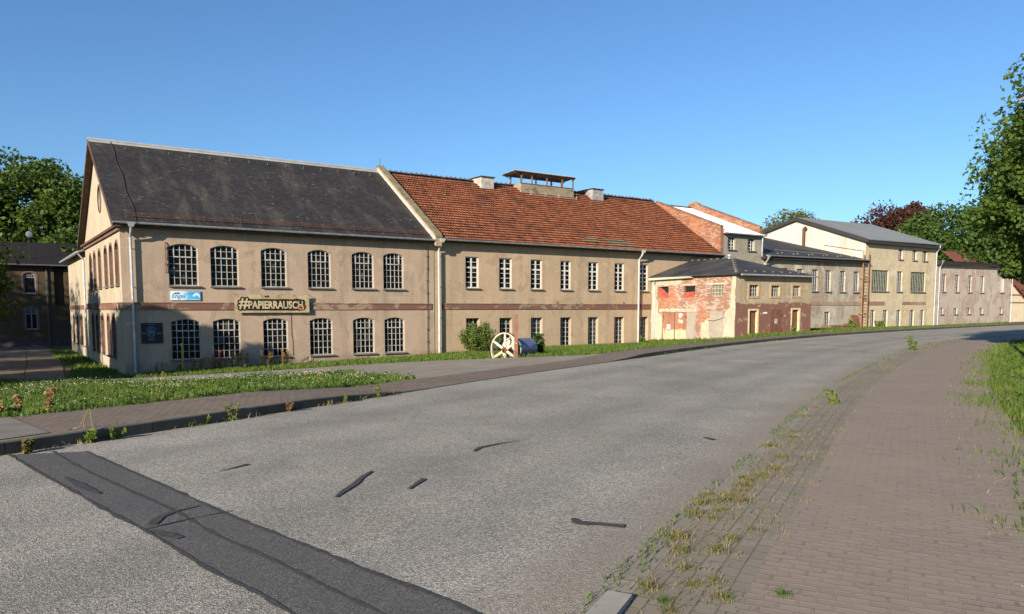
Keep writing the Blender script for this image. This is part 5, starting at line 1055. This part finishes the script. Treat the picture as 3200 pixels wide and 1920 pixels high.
def tree(name, label, cat, base, lobes, nclump, per, size, mat, bark, seed=1, sig=.17, trunk_r=.3, group=None, fork=.35, top=None, limbs=14):
    """lobes: (x, y, z, rx, ry, rz) relative to base"""
    rr = np.random.default_rng(seed); T_ = Thing(name, label, cat, base, group); base = np.array(base, float)
    vol = np.array([l[3]*l[4]*l[5] for l in lobes]) ** .67; pick = rr.choice(len(lobes), nclump, p=vol / vol.sum()); lb = np.array(lobes)[pick]
    d = rr.normal(size=(nclump, 3)); d /= np.linalg.norm(d, axis=1)[:, None]; rad = rr.uniform(.45, 1.02, nclump) ** .6
    cen = lb[:, :3] + d * lb[:, 3:] * rad[:, None]; cen = cen[cen[:, 2] > .4]
    sg = sig * np.minimum(lb[:len(cen), 3], lb[:len(cen), 5]) * rr.uniform(.7, 1.35, len(cen))
    V, F = leaf_cloud(cen, sg, per, size, rr)
    w = MB(); H_ = max(l[2] for l in lobes); f = H_ * fork
    p = [(base[0] + rr.normal(0, .01*H_)*k, base[1] + rr.normal(0, .01*H_)*k, base[2] - .3 + (H_ + .3) * k / 5) for k in range(6)]
    w.tube(p, [trunk_r * (1.25 if k == 0 else 1 - .16*k) for k in range(6)], 10)
    for k in rr.choice(len(cen), min(limbs, len(cen)), replace=False):
        e = cen[k]; zs = min(max(f * rr.uniform(.7, 1.6), .5), e[2] * .9); a = np.array([0, 0, zs]); m_ = a*.5 + e*.5 + np.array([0, 0, -.06*np.linalg.norm(e - a)])
        w.tube([base + a, base + m_, base + e], [trunk_r*.42, trunk_r*.24, trunk_r*.06], 6)
    T_.part("trunk", w, bark); T_.part_me("crown", np_mesh("crown", V, [F], mat)); return T_
BARK = plain("bark", (.10,.075,.05), .95, .45, 3, bump=.8)
LF_ASH = leaf_mat("ash_leaves", (.026,.060,.010), (.095,.155,.024), .4, (.125,.165,.03))
LF_DK = leaf_mat("lime_leaves", (.022,.052,.011), (.078,.132,.024), .38, (.10,.14,.028))
LF_BEECH = leaf_mat("copper_leaves", (.035,.014,.012), (.095,.036,.024), .3, (.065,.045,.018))
LF_PALE = leaf_mat("willow_leaves", (.06,.085,.03), (.15,.175,.065), .35)
LF_OLIVE = leaf_mat("maple_leaves", (.026,.056,.010), (.10,.155,.022), .4, (.14,.165,.03))
tree("ash_tree", "big green ash overhanging the road at the right edge", "tree", (25.35, 31, .2), [(0,0,7.6,5.6,5.2,5.4),(-2.8,-1,8.2,3.0,3,2.5),(-3.2,0,5.4,2.9,3,2.4),(-2.9,.3,3.6,2.2,2.6,1.4),(0,0,11.6,3.4,3.0,2.4),(-2.2,-.4,6.8,3.6,3.2,3.2),(-2.5,-.6,3.0,1.7,2,1.0)], 1150, 230, .12, LF_ASH, BARK, 11, .14, .4)
tree("lime_tree", "broad dark green tree behind the pink brick block", "tree", (60.5, 108, .3), [(0,0,9,8.6,7,6.6),(-4,0,8.5,5,5,4.5),(4,-2,8,6,5,5),(0,0,4,8,6,3.6)], 330, 130, .30, LF_DK, BARK, 12, .17, .45)
tree("copper_beech", "dark copper-red beech behind the grey metal roof", "tree", (58.5, 119, .3), [(0,0,10.5,6.2,6,6.2),(-3.5,0,9.5,4,4,3.6),(2,0,13,4,4,4.2),(4.0,0,11,3.8,4,4)], 250, 120, .30, LF_BEECH, BARK, 13, .17, .4)
tree("poplar_tree", "pale green treetop showing behind the white gable", "tree", (43.6, 120, .3), [(0,0,10.5,4.6,4.5,5.6),(-3,0,10.5,2.8,3,3.4),(2.6,0,11.2,3,3,4)], 140, 110, .28, LF_PALE, BARK, 14, .18, .35)
tree("lime_tree", "mid-green tree right of the far brick block, behind the end house", "tree", (83, 118, .3), [(0,0,9,8,7,7),(-5,0,7,5,5,5)], 220, 120, .32, LF_OLIVE, BARK, 15, .17, .4)
tree("lime_tree", "dark tree filling the gap behind the lime and the ash", "tree", (72, 110, .3), [(0,0,8,7,7,6.5),(-2,-2,4,6,5,3.5)], 220, 120, .32, LF_DK, BARK, 22, .17, .4)
tree("maple_tree", "tall sunlit maple behind the yard house", "tree", (-52, 84, -1.5), [(0,0,12.2,8.4,7,6.9),(5.2,0,11.2,4.6,5,5.0),(-7,0,10.6,6,6,6.4),(6.4,0,6.5,3.6,4,4.2),(0,-3,6.5,8,4,4.4)], 520, 160, .29, LF_OLIVE, BARK, 16, .15, .5)
tree("maple_tree", "darker lower tree close to the pale gable's left edge", "tree", (-41.5, 76, -1.5), [(0,0,6.5,4.2,4,4.6),(-2,0,4.5,5,4,3.5)], 170, 130, .26, LF_DK, BARK, 17, .17, .35)
# trees left of the view: they throw the dappled shade on the yard and the hall's corner
for k, (x, y, lab, lo, nc, per) in enumerate([
    (-31.5, 18.5, "leafy roadside maple left of the view, nearest the road", [(-1.0,-.6,6.2,4.0,4.3,4.9),(3.4,2.4,8.7,2.8,2.7,1.25),(5.8,4.1,8.0,1.8,1.8,.6),(8.4,5.8,7.7,1.1,1.1,.35),(-1,1,2.6,4.4,4,2.2)], 330, 80),
    (-28.3, 28.0, "leafy roadside maple left of the view, low and spreading", [(0,0,4.6,3.2,3.4,3.0),(-1,-1,2,3,3,1.6)], 110, 70),
    (-39.5, 27.5, "leafy roadside maple left of the view, opposite the hall gable", [(0,0,7,4.6,4.6,4.6),(2,3,5.5,3.5,3.5,3.2)], 110, 55),
    (-47.0, 36.0, "leafy roadside maple left of the view, opposite the yard annex", [(0,0,9.5,4.6,5,5.2),(3,4,8,3.6,3.6,4.2)], 75, 55),
    (-53.0, 45.0, "leafy roadside maple left of the view, deepest in the yard", [(0,0,9,5,6,5.5),(4,5,7,4,4,4)], 100, 55),
    (-60.0, 40.0, "tall yard maple left of the view behind the others", [(0,0,11,6,6,6)], 120, 60)]):
    tree("maple_tree", lab, "tree", (x, y, gz(x, y)), lo, nc, per, .26, LF_OLIVE, BARK, 30 + k, .2, .28, "maples along the yard")
tree("maple_tree", "branchy young maple cutting into the left edge of the picture", "tree", (-30.3, 41.5, -1.5), [(0,0,5.2,3.0,3,3.0),(1.6,-.2,5.2,1.6,1.6,1.3)], 110, 110, .16, LF_OLIVE, BARK, 41, .2, .2, "maples along the yard")

# ---------------------------------------------------------------- grass
GRM = leaf_mat("grass_blades", (.040,.075,.010), (.115,.175,.024), .3, (.17,.175,.045))
def in_poly(x, y, poly):
    r = np.zeros(len(x), bool); n = len(poly)
    for k in range(n):
        (a, b), (c, d) = poly[k], poly[(k+1) % n]
        m_ = ((b > y) != (d > y)) & (x < (c - a) * (y - b) / ((d - b) if d != b else 1e-9) + a); r ^= m_
    return r
def vnoise(x, y, f, seed):
    rr = np.random.default_rng(seed); tb = rr.random((64, 64)); X_, Y_ = x*f, y*f; i, j = np.floor(X_).astype(int), np.floor(Y_).astype(int); u, v = X_ - i, Y_ - j; u, v = u*u*(3-2*u), v*v*(3-2*v)
    g = lambda a, b: tb[a % 64, b % 64]; return (g(i,j)*(1-u)+g(i+1,j)*u)*(1-v) + (g(i,j+1)*(1-u)+g(i+1,j+1)*u)*v
def blades(x, y, z, h, w_, rr, lean=.45):
    n = len(x); a = rr.uniform(0, 2*np.pi, n); b = rr.uniform(0, 2*np.pi, n); L = np.abs(rr.normal(0, lean, n)) * h
    p = np.stack([x, y, z], 1); sx = np.stack([np.cos(a), np.sin(a), 0*a], 1) * (w_/2)[:, None]; ld = np.stack([np.cos(b)*L, np.sin(b)*L, 0*b], 1); up = np.stack([0*h, 0*h, h], 1)
    m_ = p + up*.55 + ld*.3; t_ = p + up*.96 + ld
    V = np.stack([p - sx, p + sx, m_ + sx*.75, m_ - sx*.75, t_], 1).reshape(-1, 3); i = np.arange(n)[:, None]*5
    return V, [i + np.array([[0,1,2,3]]), i + np.array([[3,2,4]])]
def field(name, poly, dens, h0, h1, w_, seed, mat, near=None, clump=.35, cut=.0, zfun=None, mask=None, falloff=None, lean=.45):
    rr = np.random.default_rng(seed); P_ = np.array(poly); lo, hi = P_.min(0), P_.max(0); n = int((hi[0]-lo[0])*(hi[1]-lo[1])*dens)
    x = rr.uniform(lo[0], hi[0], n); y = rr.uniform(lo[1], hi[1], n); k = in_poly(x, y, poly) & (np.abs(x) < .70*np.maximum(y, 0)+2.5); x, y = x[k], y[k]
    v = vnoise(x, y, 1.1, seed)*.6 + vnoise(x, y, 3.7, seed+1)*.4
    k = (v > cut) & (rr.random(len(x)) < (.4 + v)); x, y, v = x[k], y[k], v[k]
    if falloff: k = rr.random(len(x)) < np.clip(falloff / np.maximum(y, 1), .16, 1); x, y, v = x[k], y[k], v[k]
    if mask is not None: k = mask(x, y, rr); x, y, v = x[k], y[k], v[k]
    h = (h0 + (h1-h0)*rr.random(len(x))**1.6) * (1 - clump + clump*2*v); ww = w_ * np.maximum(1, y/16) * rr.uniform(.6, 1.4, len(x))
    V, F = blades(x, y, (zfun or ground)(x, y) - .01, h, ww, rr, lean); return tag(link(name, np_mesh(name, V, F, mat)), kind="stuff")
kl, _ = resample(LK, 1.0); knl = normals(kl); back = kl + knl * (pave_w(kl[:, 1]) + .04)[:, None]
verge = [tuple(p) for p in back if -2 < p[1] < 18.8] + [(-2.6,20.6),(-3.6,24.2),(-6.2,29.7),(-9.1,30.7),(-12,29.6),(-14.6,30.3),(-17.4,32.3),(-18.8,33.2),(-24,35.2),(-36,39),(-36,20)]
field("grass", verge, 400, .05, .22, .014, 51, GRM, falloff=17, clump=.6, cut=.10)
edge = [tuple(p + n_ * .02) for p, n_ in zip(back, knl) if 5 < p[1] < 18.6]; edge2 = [tuple(p + n_ * .75) for p, n_ in zip(back, knl) if 5 < p[1] < 18.6][::-1]
field("grass", edge + edge2, 420, .06, .28, .015, 52, GRM, falloff=16, lean=.6, clump=.7, cut=.25)
strip_ = [tuple(w2(a, b)) for a, b in ((.3,-.05),(36.2,-.05),(36.2,-7.98),(44.7,-7.98),(44.7,-.05),(95.6,-.05))] + [tuple(p) for p in back[::-1] if 28.9 < p[1] < 84] + [(3.4,29.3),(1.7,33.0),(-2.6,36.4),(-6.7,37.0),(-10.4,36.0),(-14.2,35.0),(-17.0,34.5)]
field("grass", strip_, 230, .07, .24, .016, 53, GRM, falloff=26)
gside = [tuple(w2(a, b)) for a, b in ((-.05,-2.8),(-.05,27),(-1.5,28),(-1.9,18),(-1.4,9),(-2.2,3),(-2.6,-1.6))]
field("grass", gside, 160, .08, .26, .018, 54, GRM, falloff=25)
rl, _ = resample(RK, 1.0); rnl = -normals(rl); rb_ = rl + rnl * 2.9
rpoly = [tuple(p) for p in rl + rnl * 2.0 if 4 < p[1] < 62] + [(70,78),(60,48),(30,18),(14,6)]
def rmask(x, y, rr):
    dr = -pdist(x, y, RK)[0]; return rr.random(len(x)) < np.clip((dr - 2.45 - .9*(vnoise(x, y, .9, 77) - .5) - .5*(vnoise(x, y, 3.1, 78) - .5)) / .8, 0, 1) ** 1.6
field("grass", rpoly, 480, .05, .17, .013, 55, GRM, falloff=13, mask=rmask, zfun=lambda x, y: np.maximum(ground(x, y), .0))
DRY = leaf_mat("dry_grass", (.17,.13,.055), (.30,.235,.115), .25)
field("dry_grass", rpoly, 90, .02, .06, .009, 56, DRY, falloff=12, lean=2.2, mask=lambda x, y, rr: (lambda dr: (dr > 2.2) & (dr < 4.0) & (rr.random(len(x)) < .5))(-pdist(x, y, RK)[0]), zfun=lambda x, y: np.maximum(ground(x, y), .014))
# weeds in the joint along the right-hand road edge and between the grey pavers
joint = [tuple(p) for p in rl - rnl * .10 if 3 < p[1] < 46] + [tuple(p) for p in rl + rnl * .12 if 3 < p[1] < 46][::-1]
field("grass", joint, 420, .02, .075, .010, 57, GRM, falloff=11, cut=.42, zfun=lambda x, y: 0*x + .006, lean=.8)
jl = [tuple(p) for p in rl + rnl * .12 if 3 < p[1] < 40] + [tuple(p) for p in rl + rnl * .9 if 3 < p[1] < 40][::-1]
field("joint_weeds", jl, 200, .012, .05, .008, 58, GRM, falloff=8, cut=.50, zfun=lambda x, y: 0*x + .012, lean=.9)
field("joint_weeds", jl, 520, .012, .055, .006, 59, DRY, falloff=9, cut=.47, zfun=lambda x, y: 0*x + .012, lean=1.2)
kw = [tuple(p + n_*.0) for p, n_ in zip(kl, knl) if 8 < p[1] < 17.5] + [tuple(p - n_*.10) for p, n_ in zip(kl, knl) if 8 < p[1] < 17.5][::-1]
field("kerb_weeds", kw, 420, .02, .12, .011, 60, DRY, cut=.52, zfun=lambda x, y: 0*x, lean=.9); field("kerb_weeds", kw, 300, .02, .14, .012, 61, GRM, cut=.55, zfun=lambda x, y: 0*x, lean=.7)
pk = [tuple(p + n_*.12) for p, n_ in zip(kl, knl) if 7 < p[1] < 18] + [tuple(p + n_*.24) for p, n_ in zip(kl, knl) if 7 < p[1] < 18][::-1]
field("kerb_weeds", pk, 260, .02, .10, .009, 62, GRM, cut=.56, zfun=lambda x, y: kerb_h(y) + .0, lean=.8)
kf = [tuple(p) for p in kl if 28 < p[1] < 80] + [tuple(p - n_*.2) for p, n_ in zip(kl, knl) if 28 < p[1] < 80][::-1]
field("kerb_weeds", kf, 120, .03, .14, .012, 63, GRM, cut=.60, zfun=lambda x, y: 0*x, lean=.7)
# white and yellow flower heads in the verges
def flowers(name, poly, dens, h, size, seed, mat, cut=.5, zfun=ground):
    rr = np.random.default_rng(seed); P_ = np.array(poly); lo, hi = P_.min(0), P_.max(0); n = int((hi[0]-lo[0])*(hi[1]-lo[1])*dens); x = rr.uniform(lo[0], hi[0], n); y = rr.uniform(lo[1], hi[1], n)
    k = in_poly(x, y, poly) & (np.abs(x) < .70*y+1) & (vnoise(x, y, .55, seed) > cut); x, y = x[k], y[k]; n = len(x); c = np.stack([x, y, zfun(x, y) + rr.uniform(h*.6, h*1.2, n)], 1)
    nr = rr.normal(size=(n, 3))*.5 + np.array([-.2,-.5,.8]); nr /= np.linalg.norm(nr, axis=1)[:, None]; u, v = frame_of(nr, rr); s = (size*rr.uniform(.6, 1.3, n)*np.maximum(1, y/15))[:, None]
    V = np.stack([c + s*(u*math.cos(a) + v*math.sin(a)) + nr*s*.25 for a in np.arange(5)*2*math.pi/5] + [c], 1).reshape(-1, 3); i = np.arange(n)[:, None]*6
    F = [np.concatenate([i + np.array([[a, (a+1) % 5, 5]]) for a in range(5)])]
    return tag(link(name, np_mesh(name, V, F, mat)), kind="stuff")
flowers("white_flowers", verge, 20, .18, .007, 71, plain("petal_white", (.50,.50,.45), .7, .1, 5), .64)
ybit = [(16,22),(24,30),(27,27),(19,18)]; flowers("yellow_flowers", [(11.2,15.2),(13.2,18),(14.4,17.4),(12.4,14.6)], 16, .30, .035, 72, plain("petal_yellow", (.62,.50,.03), .7, .1, 5), .3)

def leaf_patch(name, poly, dens, size, seed, mat, cut, per=9):
    rr = np.random.default_rng(seed); P_ = np.array(poly); lo, hi = P_.min(0), P_.max(0); n = int((hi[0]-lo[0])*(hi[1]-lo[1])*dens); x = rr.uniform(lo[0], hi[0], n); y = rr.uniform(lo[1], hi[1], n)
    k = in_poly(x, y, poly) & (np.abs(x) < .70*y+1) & (vnoise(x, y, .8, seed) > cut); x, y = x[k], y[k]; c = np.stack([x, y, ground(x, y) + rr.uniform(.02, .15, len(x))], 1)
    V, F = leaf_cloud(c, np.full(len(c), .075), per, size, rr, 1.8, 1.2); return tag(link(name, np_mesh(name, V, [F], mat)), kind="stuff")
VL = leaf_mat("verge_leaf", (.035,.075,.012), (.10,.165,.026), .35, (.13,.165,.035))
leaf_patch("verge_weeds", verge, 15, .045, 81, VL, .55); leaf_patch("verge_weeds", edge + edge2, 30, .045, 82, VL, .40); leaf_patch("verge_weeds", [tuple(p) for p in rl + rnl * 3.5 if 8 < p[1] < 50] + [(60,48),(30,18),(16,8)], 9, .05, 83, VL, .48)
# ---------------------------------------------------------------- single plants
def spike(mb, base, h, r, rr, lean=.12):
    x, y, z = base; e = Vector((x + rr.normal(0, lean)*h, y + rr.normal(0, lean)*h, z + h)); b = Vector(base); mb.tube([b, b*.5 + e*.5, e], [.008, .006, .004], 5); return b, e
DOCK = leaf_mat("dock_seed", (.18,.095,.035), (.34,.22,.085), .2); STEM = plain("stem", (.20,.17,.06), .8, .3, 5); LEAFG = leaf_mat("weed_leaf", (.07,.11,.02), (.17,.23,.045), .35)
def dock(x, y, h, label, group, seed, heads=3):
    rr = np.random.default_rng(seed); z = gz(x, y); T_ = Thing("dock_plant", label, "weed", (x, y, z), group); w = MB(); c = []
    for k in range(heads):
        b, e = spike(w, (x + rr.normal(0, .08), y + rr.normal(0, .08), z - .02), h*rr.uniform(.7, 1.05), .01, rr); c += [np.array(b.lerp(e, u)) for u in np.linspace(.42, .98, 7)]
    T_.part("stem", w, STEM); V, F = leaf_cloud(np.array(c), np.full(len(c), .035), 16, .035, rr); T_.part_me("seed_head", np_mesh("seed_head", V - np.array(T_.org), [F], DOCK))
    c2 = np.array([[x, y, z + .1]]); V, F = leaf_cloud(c2, [.10], 14, .09, rr, 2.6); T_.part_me("leaves", np_mesh("leaves", V - np.array(T_.org), [F], LEAFG)); return T_
DG = "dock plants before the arched windows"; dl_ = "tall rust-coloured dock plant in the grass before the arched lower windows"
for k, (t_, s_, h) in enumerate([(2.95,-1.3,.95),(3.25,-1.2,.75),(3.6,-1.35,.9),(4.0,-1.2,.7),(4.35,-1.25,.6),(4.75,-1.5,.95),(5.2,-1.3,.85),(5.5,-1.3,1.0),(6.3,-1.6,.9),(6.9,-1.5,.9),(7.5,-1.4,.85),(7.8,-1.3,1.05),(2.3,-1.2,.5)]):
    x, y = w2(t_, s_); dock(x, y, h, dl_, DG, 200 + k)
x, y = w2(1.25, -2.2); dock(x, y, .62, "lone short dock plant on the grass edge near the hall corner", None, 230, 4)
def leafy_weed(name, label, cat, x, y, z, h, n, size, mat, seed, group=None, stalks=5, flower=None, aspect=2.2):
    rr = np.random.default_rng(seed); T_ = Thing(name, label, cat, (x, y, z), group); w = MB(); c = []; tips = []
    for k in range(stalks):
        b, e = spike(w, (x + rr.normal(0, .12*h), y + rr.normal(0, .12*h), z - .01), h*rr.uniform(.6, 1.1), .01, rr, .3); c += [np.array(b.lerp(e, u)) for u in np.linspace(.15, .95, 5)]; tips.append(np.array(e))
    T_.part("stem", w, STEM); V, F = leaf_cloud(np.array(c), np.full(len(c), .09*h), n, size, rr, aspect); T_.part_me("leaves", np_mesh("leaves", V - np.array(T_.org), [F], mat))
    if flower: V, F = leaf_cloud(np.array(tips), np.full(len(tips), .06*h), 10, size*.6, rr, 1); T_.part_me("flowers", np_mesh("flowers", V - np.array(T_.org), [F], flower))
    return T_
YEL = plain("goldenrod", (.52,.42,.03), .8, .2, 8)
leafy_weed("dandelion_plant", "leafy green dandelion growing at the kerb foot, nearest the camera on the left", "weed", -5.68, 10.28, 0, .16, 5, .05, LEAFG, 301, stalks=6, aspect=1.9)
leafy_weed("plantain_plant", "small broad-leaved plant beside the dandelion at the kerb foot", "weed", -5.50, 10.52, 0, .14, 5, .045, LEAFG, 302, stalks=5, aspect=1.7)
leafy_weed("kerb_weed", "brownish scrubby weed at the kerb left of the tarred strip", "weed", -6.05, 9.50, 0, .16, 8, .03, leaf_mat("scrub_leaf", (.12,.11,.03), (.22,.19,.06), .3), 303, stalks=7)
w = MB(); T_ = Thing("dry_stalk", "bent dry yellow stalk leaning on the kerb above the dandelion", "weed", (-5.72, 10.34, 0)); w.tube([(-5.78,10.33,.0),(-5.85,10.42,.25),(-5.80,10.45,.42),(-5.76,10.42,.44),(-5.70,10.36,.2),(-5.62,10.34,.02)], .006, 5); w.tube([(-5.80,10.45,.42),(-5.9,10.4,.2),(-6.0,10.35,.13)], .006, 5); T_.part("stalk", w, DRY); V, F = leaf_cloud(np.array([[-5.98,10.35,.14],[-5.72,10.36,.05]]), [.03,.05], 12, .04, np.random.default_rng(9), 3); T_.part_me("leaves", np_mesh("leaves", V - np.array(T_.org), [F], DRY))
for k, (x, y, h, lab) in enumerate([(-4.52,12.35,.30,"upright pale seedling standing at the kerb edge midway along the left footway"),(-4.78,11.92,.15,"low dry weed at the kerb joint left of the upright seedling"),(-3.92,13.42,.20,"reddish weed clump at the kerb near the dropped end"),(-2.72,15.6,.28,"slim green weed on the kerb where it drops to the driveway"),(-3.2,14.7,.18,"green weed clump at the kerb foot before the dropped end")]):
    leafy_weed("kerb_weed", lab, "weed", x, y, 0, h, 7, .02, LEAFG if k != 2 else leaf_mat("reddish_leaf", (.13,.07,.03), (.22,.13,.06), .3), 310 + k, stalks=4, aspect=2.6)
for k, (x, y, h, lab) in enumerate([(-8.0,17.0,.62,"tall yellow-flowered goldenrod in the middle of the left verge"),(-4.7,18.2,.50,"smaller yellow-flowered goldenrod near the right end of the verge")]):
    leafy_weed("goldenrod_plant", lab, "weed", x, y, gz(x, y), h, 6, .03, LEAFG, 330 + k, stalks=3, flower=YEL)
for k, (x, y, h, lab) in enumerate([(-8.1,12.3,.42,"dry straw-coloured seed stalk at the left end of the verge"),(-7.7,12.55,.50,"yellowing tall weed right of the straw-coloured stalk")]): dock(x, y, h, lab, None, 340 + k, 2)
# ash sapling thicket by the tiled hall
x, y = w2(19.6, -1.5); z = gz(x, y); rr = np.random.default_rng(5); T_ = Thing("sapling_bush", "rounded ash sapling bush in front of the first tall window of the tiled hall", "bush", (x, y, z)); w = MB(); c = []
for k in range(46):
    a = rr.uniform(0, 2*math.pi); rad = rr.uniform(.2, 1.25); hh = (1.95*math.sqrt(max(.05, 1-(rad/1.45)**2)))*rr.uniform(.55, 1.05); e = Vector((x + .2 + rad*math.cos(a)*1.15, y + .25*0 + rad*math.sin(a)*.8, z + hh)); b = Vector((x + rr.normal(0, .25), y + rr.normal(0, .15), z - .05)); mid = b.lerp(e, .5) + Vector((0, 0, .15)); w.tube([b, mid, e], [.018, .012, .005], 5)
    c += [np.array(mid.lerp(e, u)) for u in (.1, .4, .7, 1.0)] + [np.array(b.lerp(mid, .6))]
T_.part("branches", w, BARK); V, F = leaf_cloud(np.array(c), np.full(len(c), .16), 34, .055, rr, 2.6); T_.part_me("leaves", np_mesh("leaves", V - np.array(T_.org), [F], leaf_mat("sapling_leaf", (.06,.10,.018), (.16,.21,.045), .4)))
x, y = 1.25, 37.6; z = gz(x, y); leafy_weed("elder_bush", "small dark green elder bush at the end of the steel drum", "bush", x, y, z, .95, 34, .08, LF_DK, 401, stalks=9)
x, y = w2(60.6, -1.3); leafy_weed("nettle_clump", "green nettle clump between the pallets and the brown sheet", "weed", x, y, gz(x, y), .95, 16, .09, LEAFG, 402, stalks=6)
x, y = w2(66.3, -.8); leafy_weed("burdock_plant", "leafy burdock at the wall just right of the ladder foot", "weed", x, y, gz(x, y), .7, 14, .10, LEAFG, 403, stalks=6)
x, y = w2(34.9, -.5); leafy_weed("wall_weed", "bright green weed at the foot of the second white downpipe", "weed", x, y, gz(x, y), .6, 10, .08, LEAFG, 404, stalks=4)
x, y = w2(41.8, -8.4); leafy_weed("mullein_plant", "tall weed in front of the brown steel door of the brick house", "weed", x, y, gz(x, y), .55, 8, .06, LEAFG, 405, stalks=4)
leafy_weed("road_weed", "tall bright weed growing from the kerb joint on the far bend", "weed", 17.3, 33.4, .0, .6, 16, .04, LEAFG, 406, stalks=4)
leafy_weed("road_weed", "small bright weed on the grey paver strip where the bend begins", "weed", 6.1, 14.4, .01, .24, 10, .03, LEAFG, 407, stalks=4)
# dry tufts on the grey paver strip: all alike
proto = None; TG = "dry grass tufts on the grey paver strip"
for k, (x, y) in enumerate([(2.24,7.44),(1.99,7.04),(1.85,6.7),(1.95,6.13),(1.29,5.9),(1.26,5.57),(1.2,5.18),(1.34,4.95),(1.17,4.87),(1.7,5.85),(2.15,7.04),(.89,4.82),(.94,4.43),(1.3,4.64),(2.94,8.47),(3.24,9.15),(4.1,11.1),(3.36,9.94),(1.52,5.57),(2.67,8.1),(2.45,7.9),(2.1,7.25),(1.72,6.45),(2.35,7.65),(4.9,12.7),(5.5,13.8),(1.6,6.6),(1.75,6.95),(1.9,7.3),(3.9,10.6)]):
    if proto is None:
        rr = np.random.default_rng(77); proto = Thing("grass_tuft", "dry brownish grass tuft rooted in the joints of the grey paver strip", "grass tuft", (x, y, .012), TG); n = 120
        r_ = np.abs(rr.normal(0, .05, n)); a = rr.uniform(0, 6.28, n); V, F = blades(r_*np.cos(a), r_*np.sin(a), 0*a - .004, rr.uniform(.015, .055, n), np.full(n, .0032), rr, 1.5); proto.part_me("straw", np_mesh("straw", V, F, DRY)); n = 60
        r_ = np.abs(rr.normal(0, .035, n)); a = rr.uniform(0, 6.28, n); V, F = blades(r_*np.cos(a), r_*np.sin(a), 0*a - .004, rr.uniform(.012, .045, n), np.full(n, .004), rr, 1.0); proto.part_me("green_blades", np_mesh("green_blades", V, F, GRM)); o = proto.o
    else: o = copy_tree(proto.o); o.location = (x, y, .012)
    o.rotation_euler.z = k * 1.7; q = random.uniform(.9, 1.8); o.scale = (q, q, q * random.uniform(.7, 1.2))
for k, (x, y, lab) in enumerate([(1.7,4.70,"bright green grass tuft alone on the reddish pavers, nearest the camera"),(.93,4.58,"green tuft beside the kerb stone at the bottom of the picture"),(2.45,8.05,"bright green tuft at the road edge of the paver strip")]):
    o = copy_tree(proto.o); o.location = (x, y, .012); o.scale = (.9, .9, .9); o["label"] = lab; del o["group"]
    for ch in o.children:
        if ch.name.startswith("straw"): ch.data = ch.data.copy(); ch.data.materials[0] = GRM
# shade thrown on the far bend is the ash's own
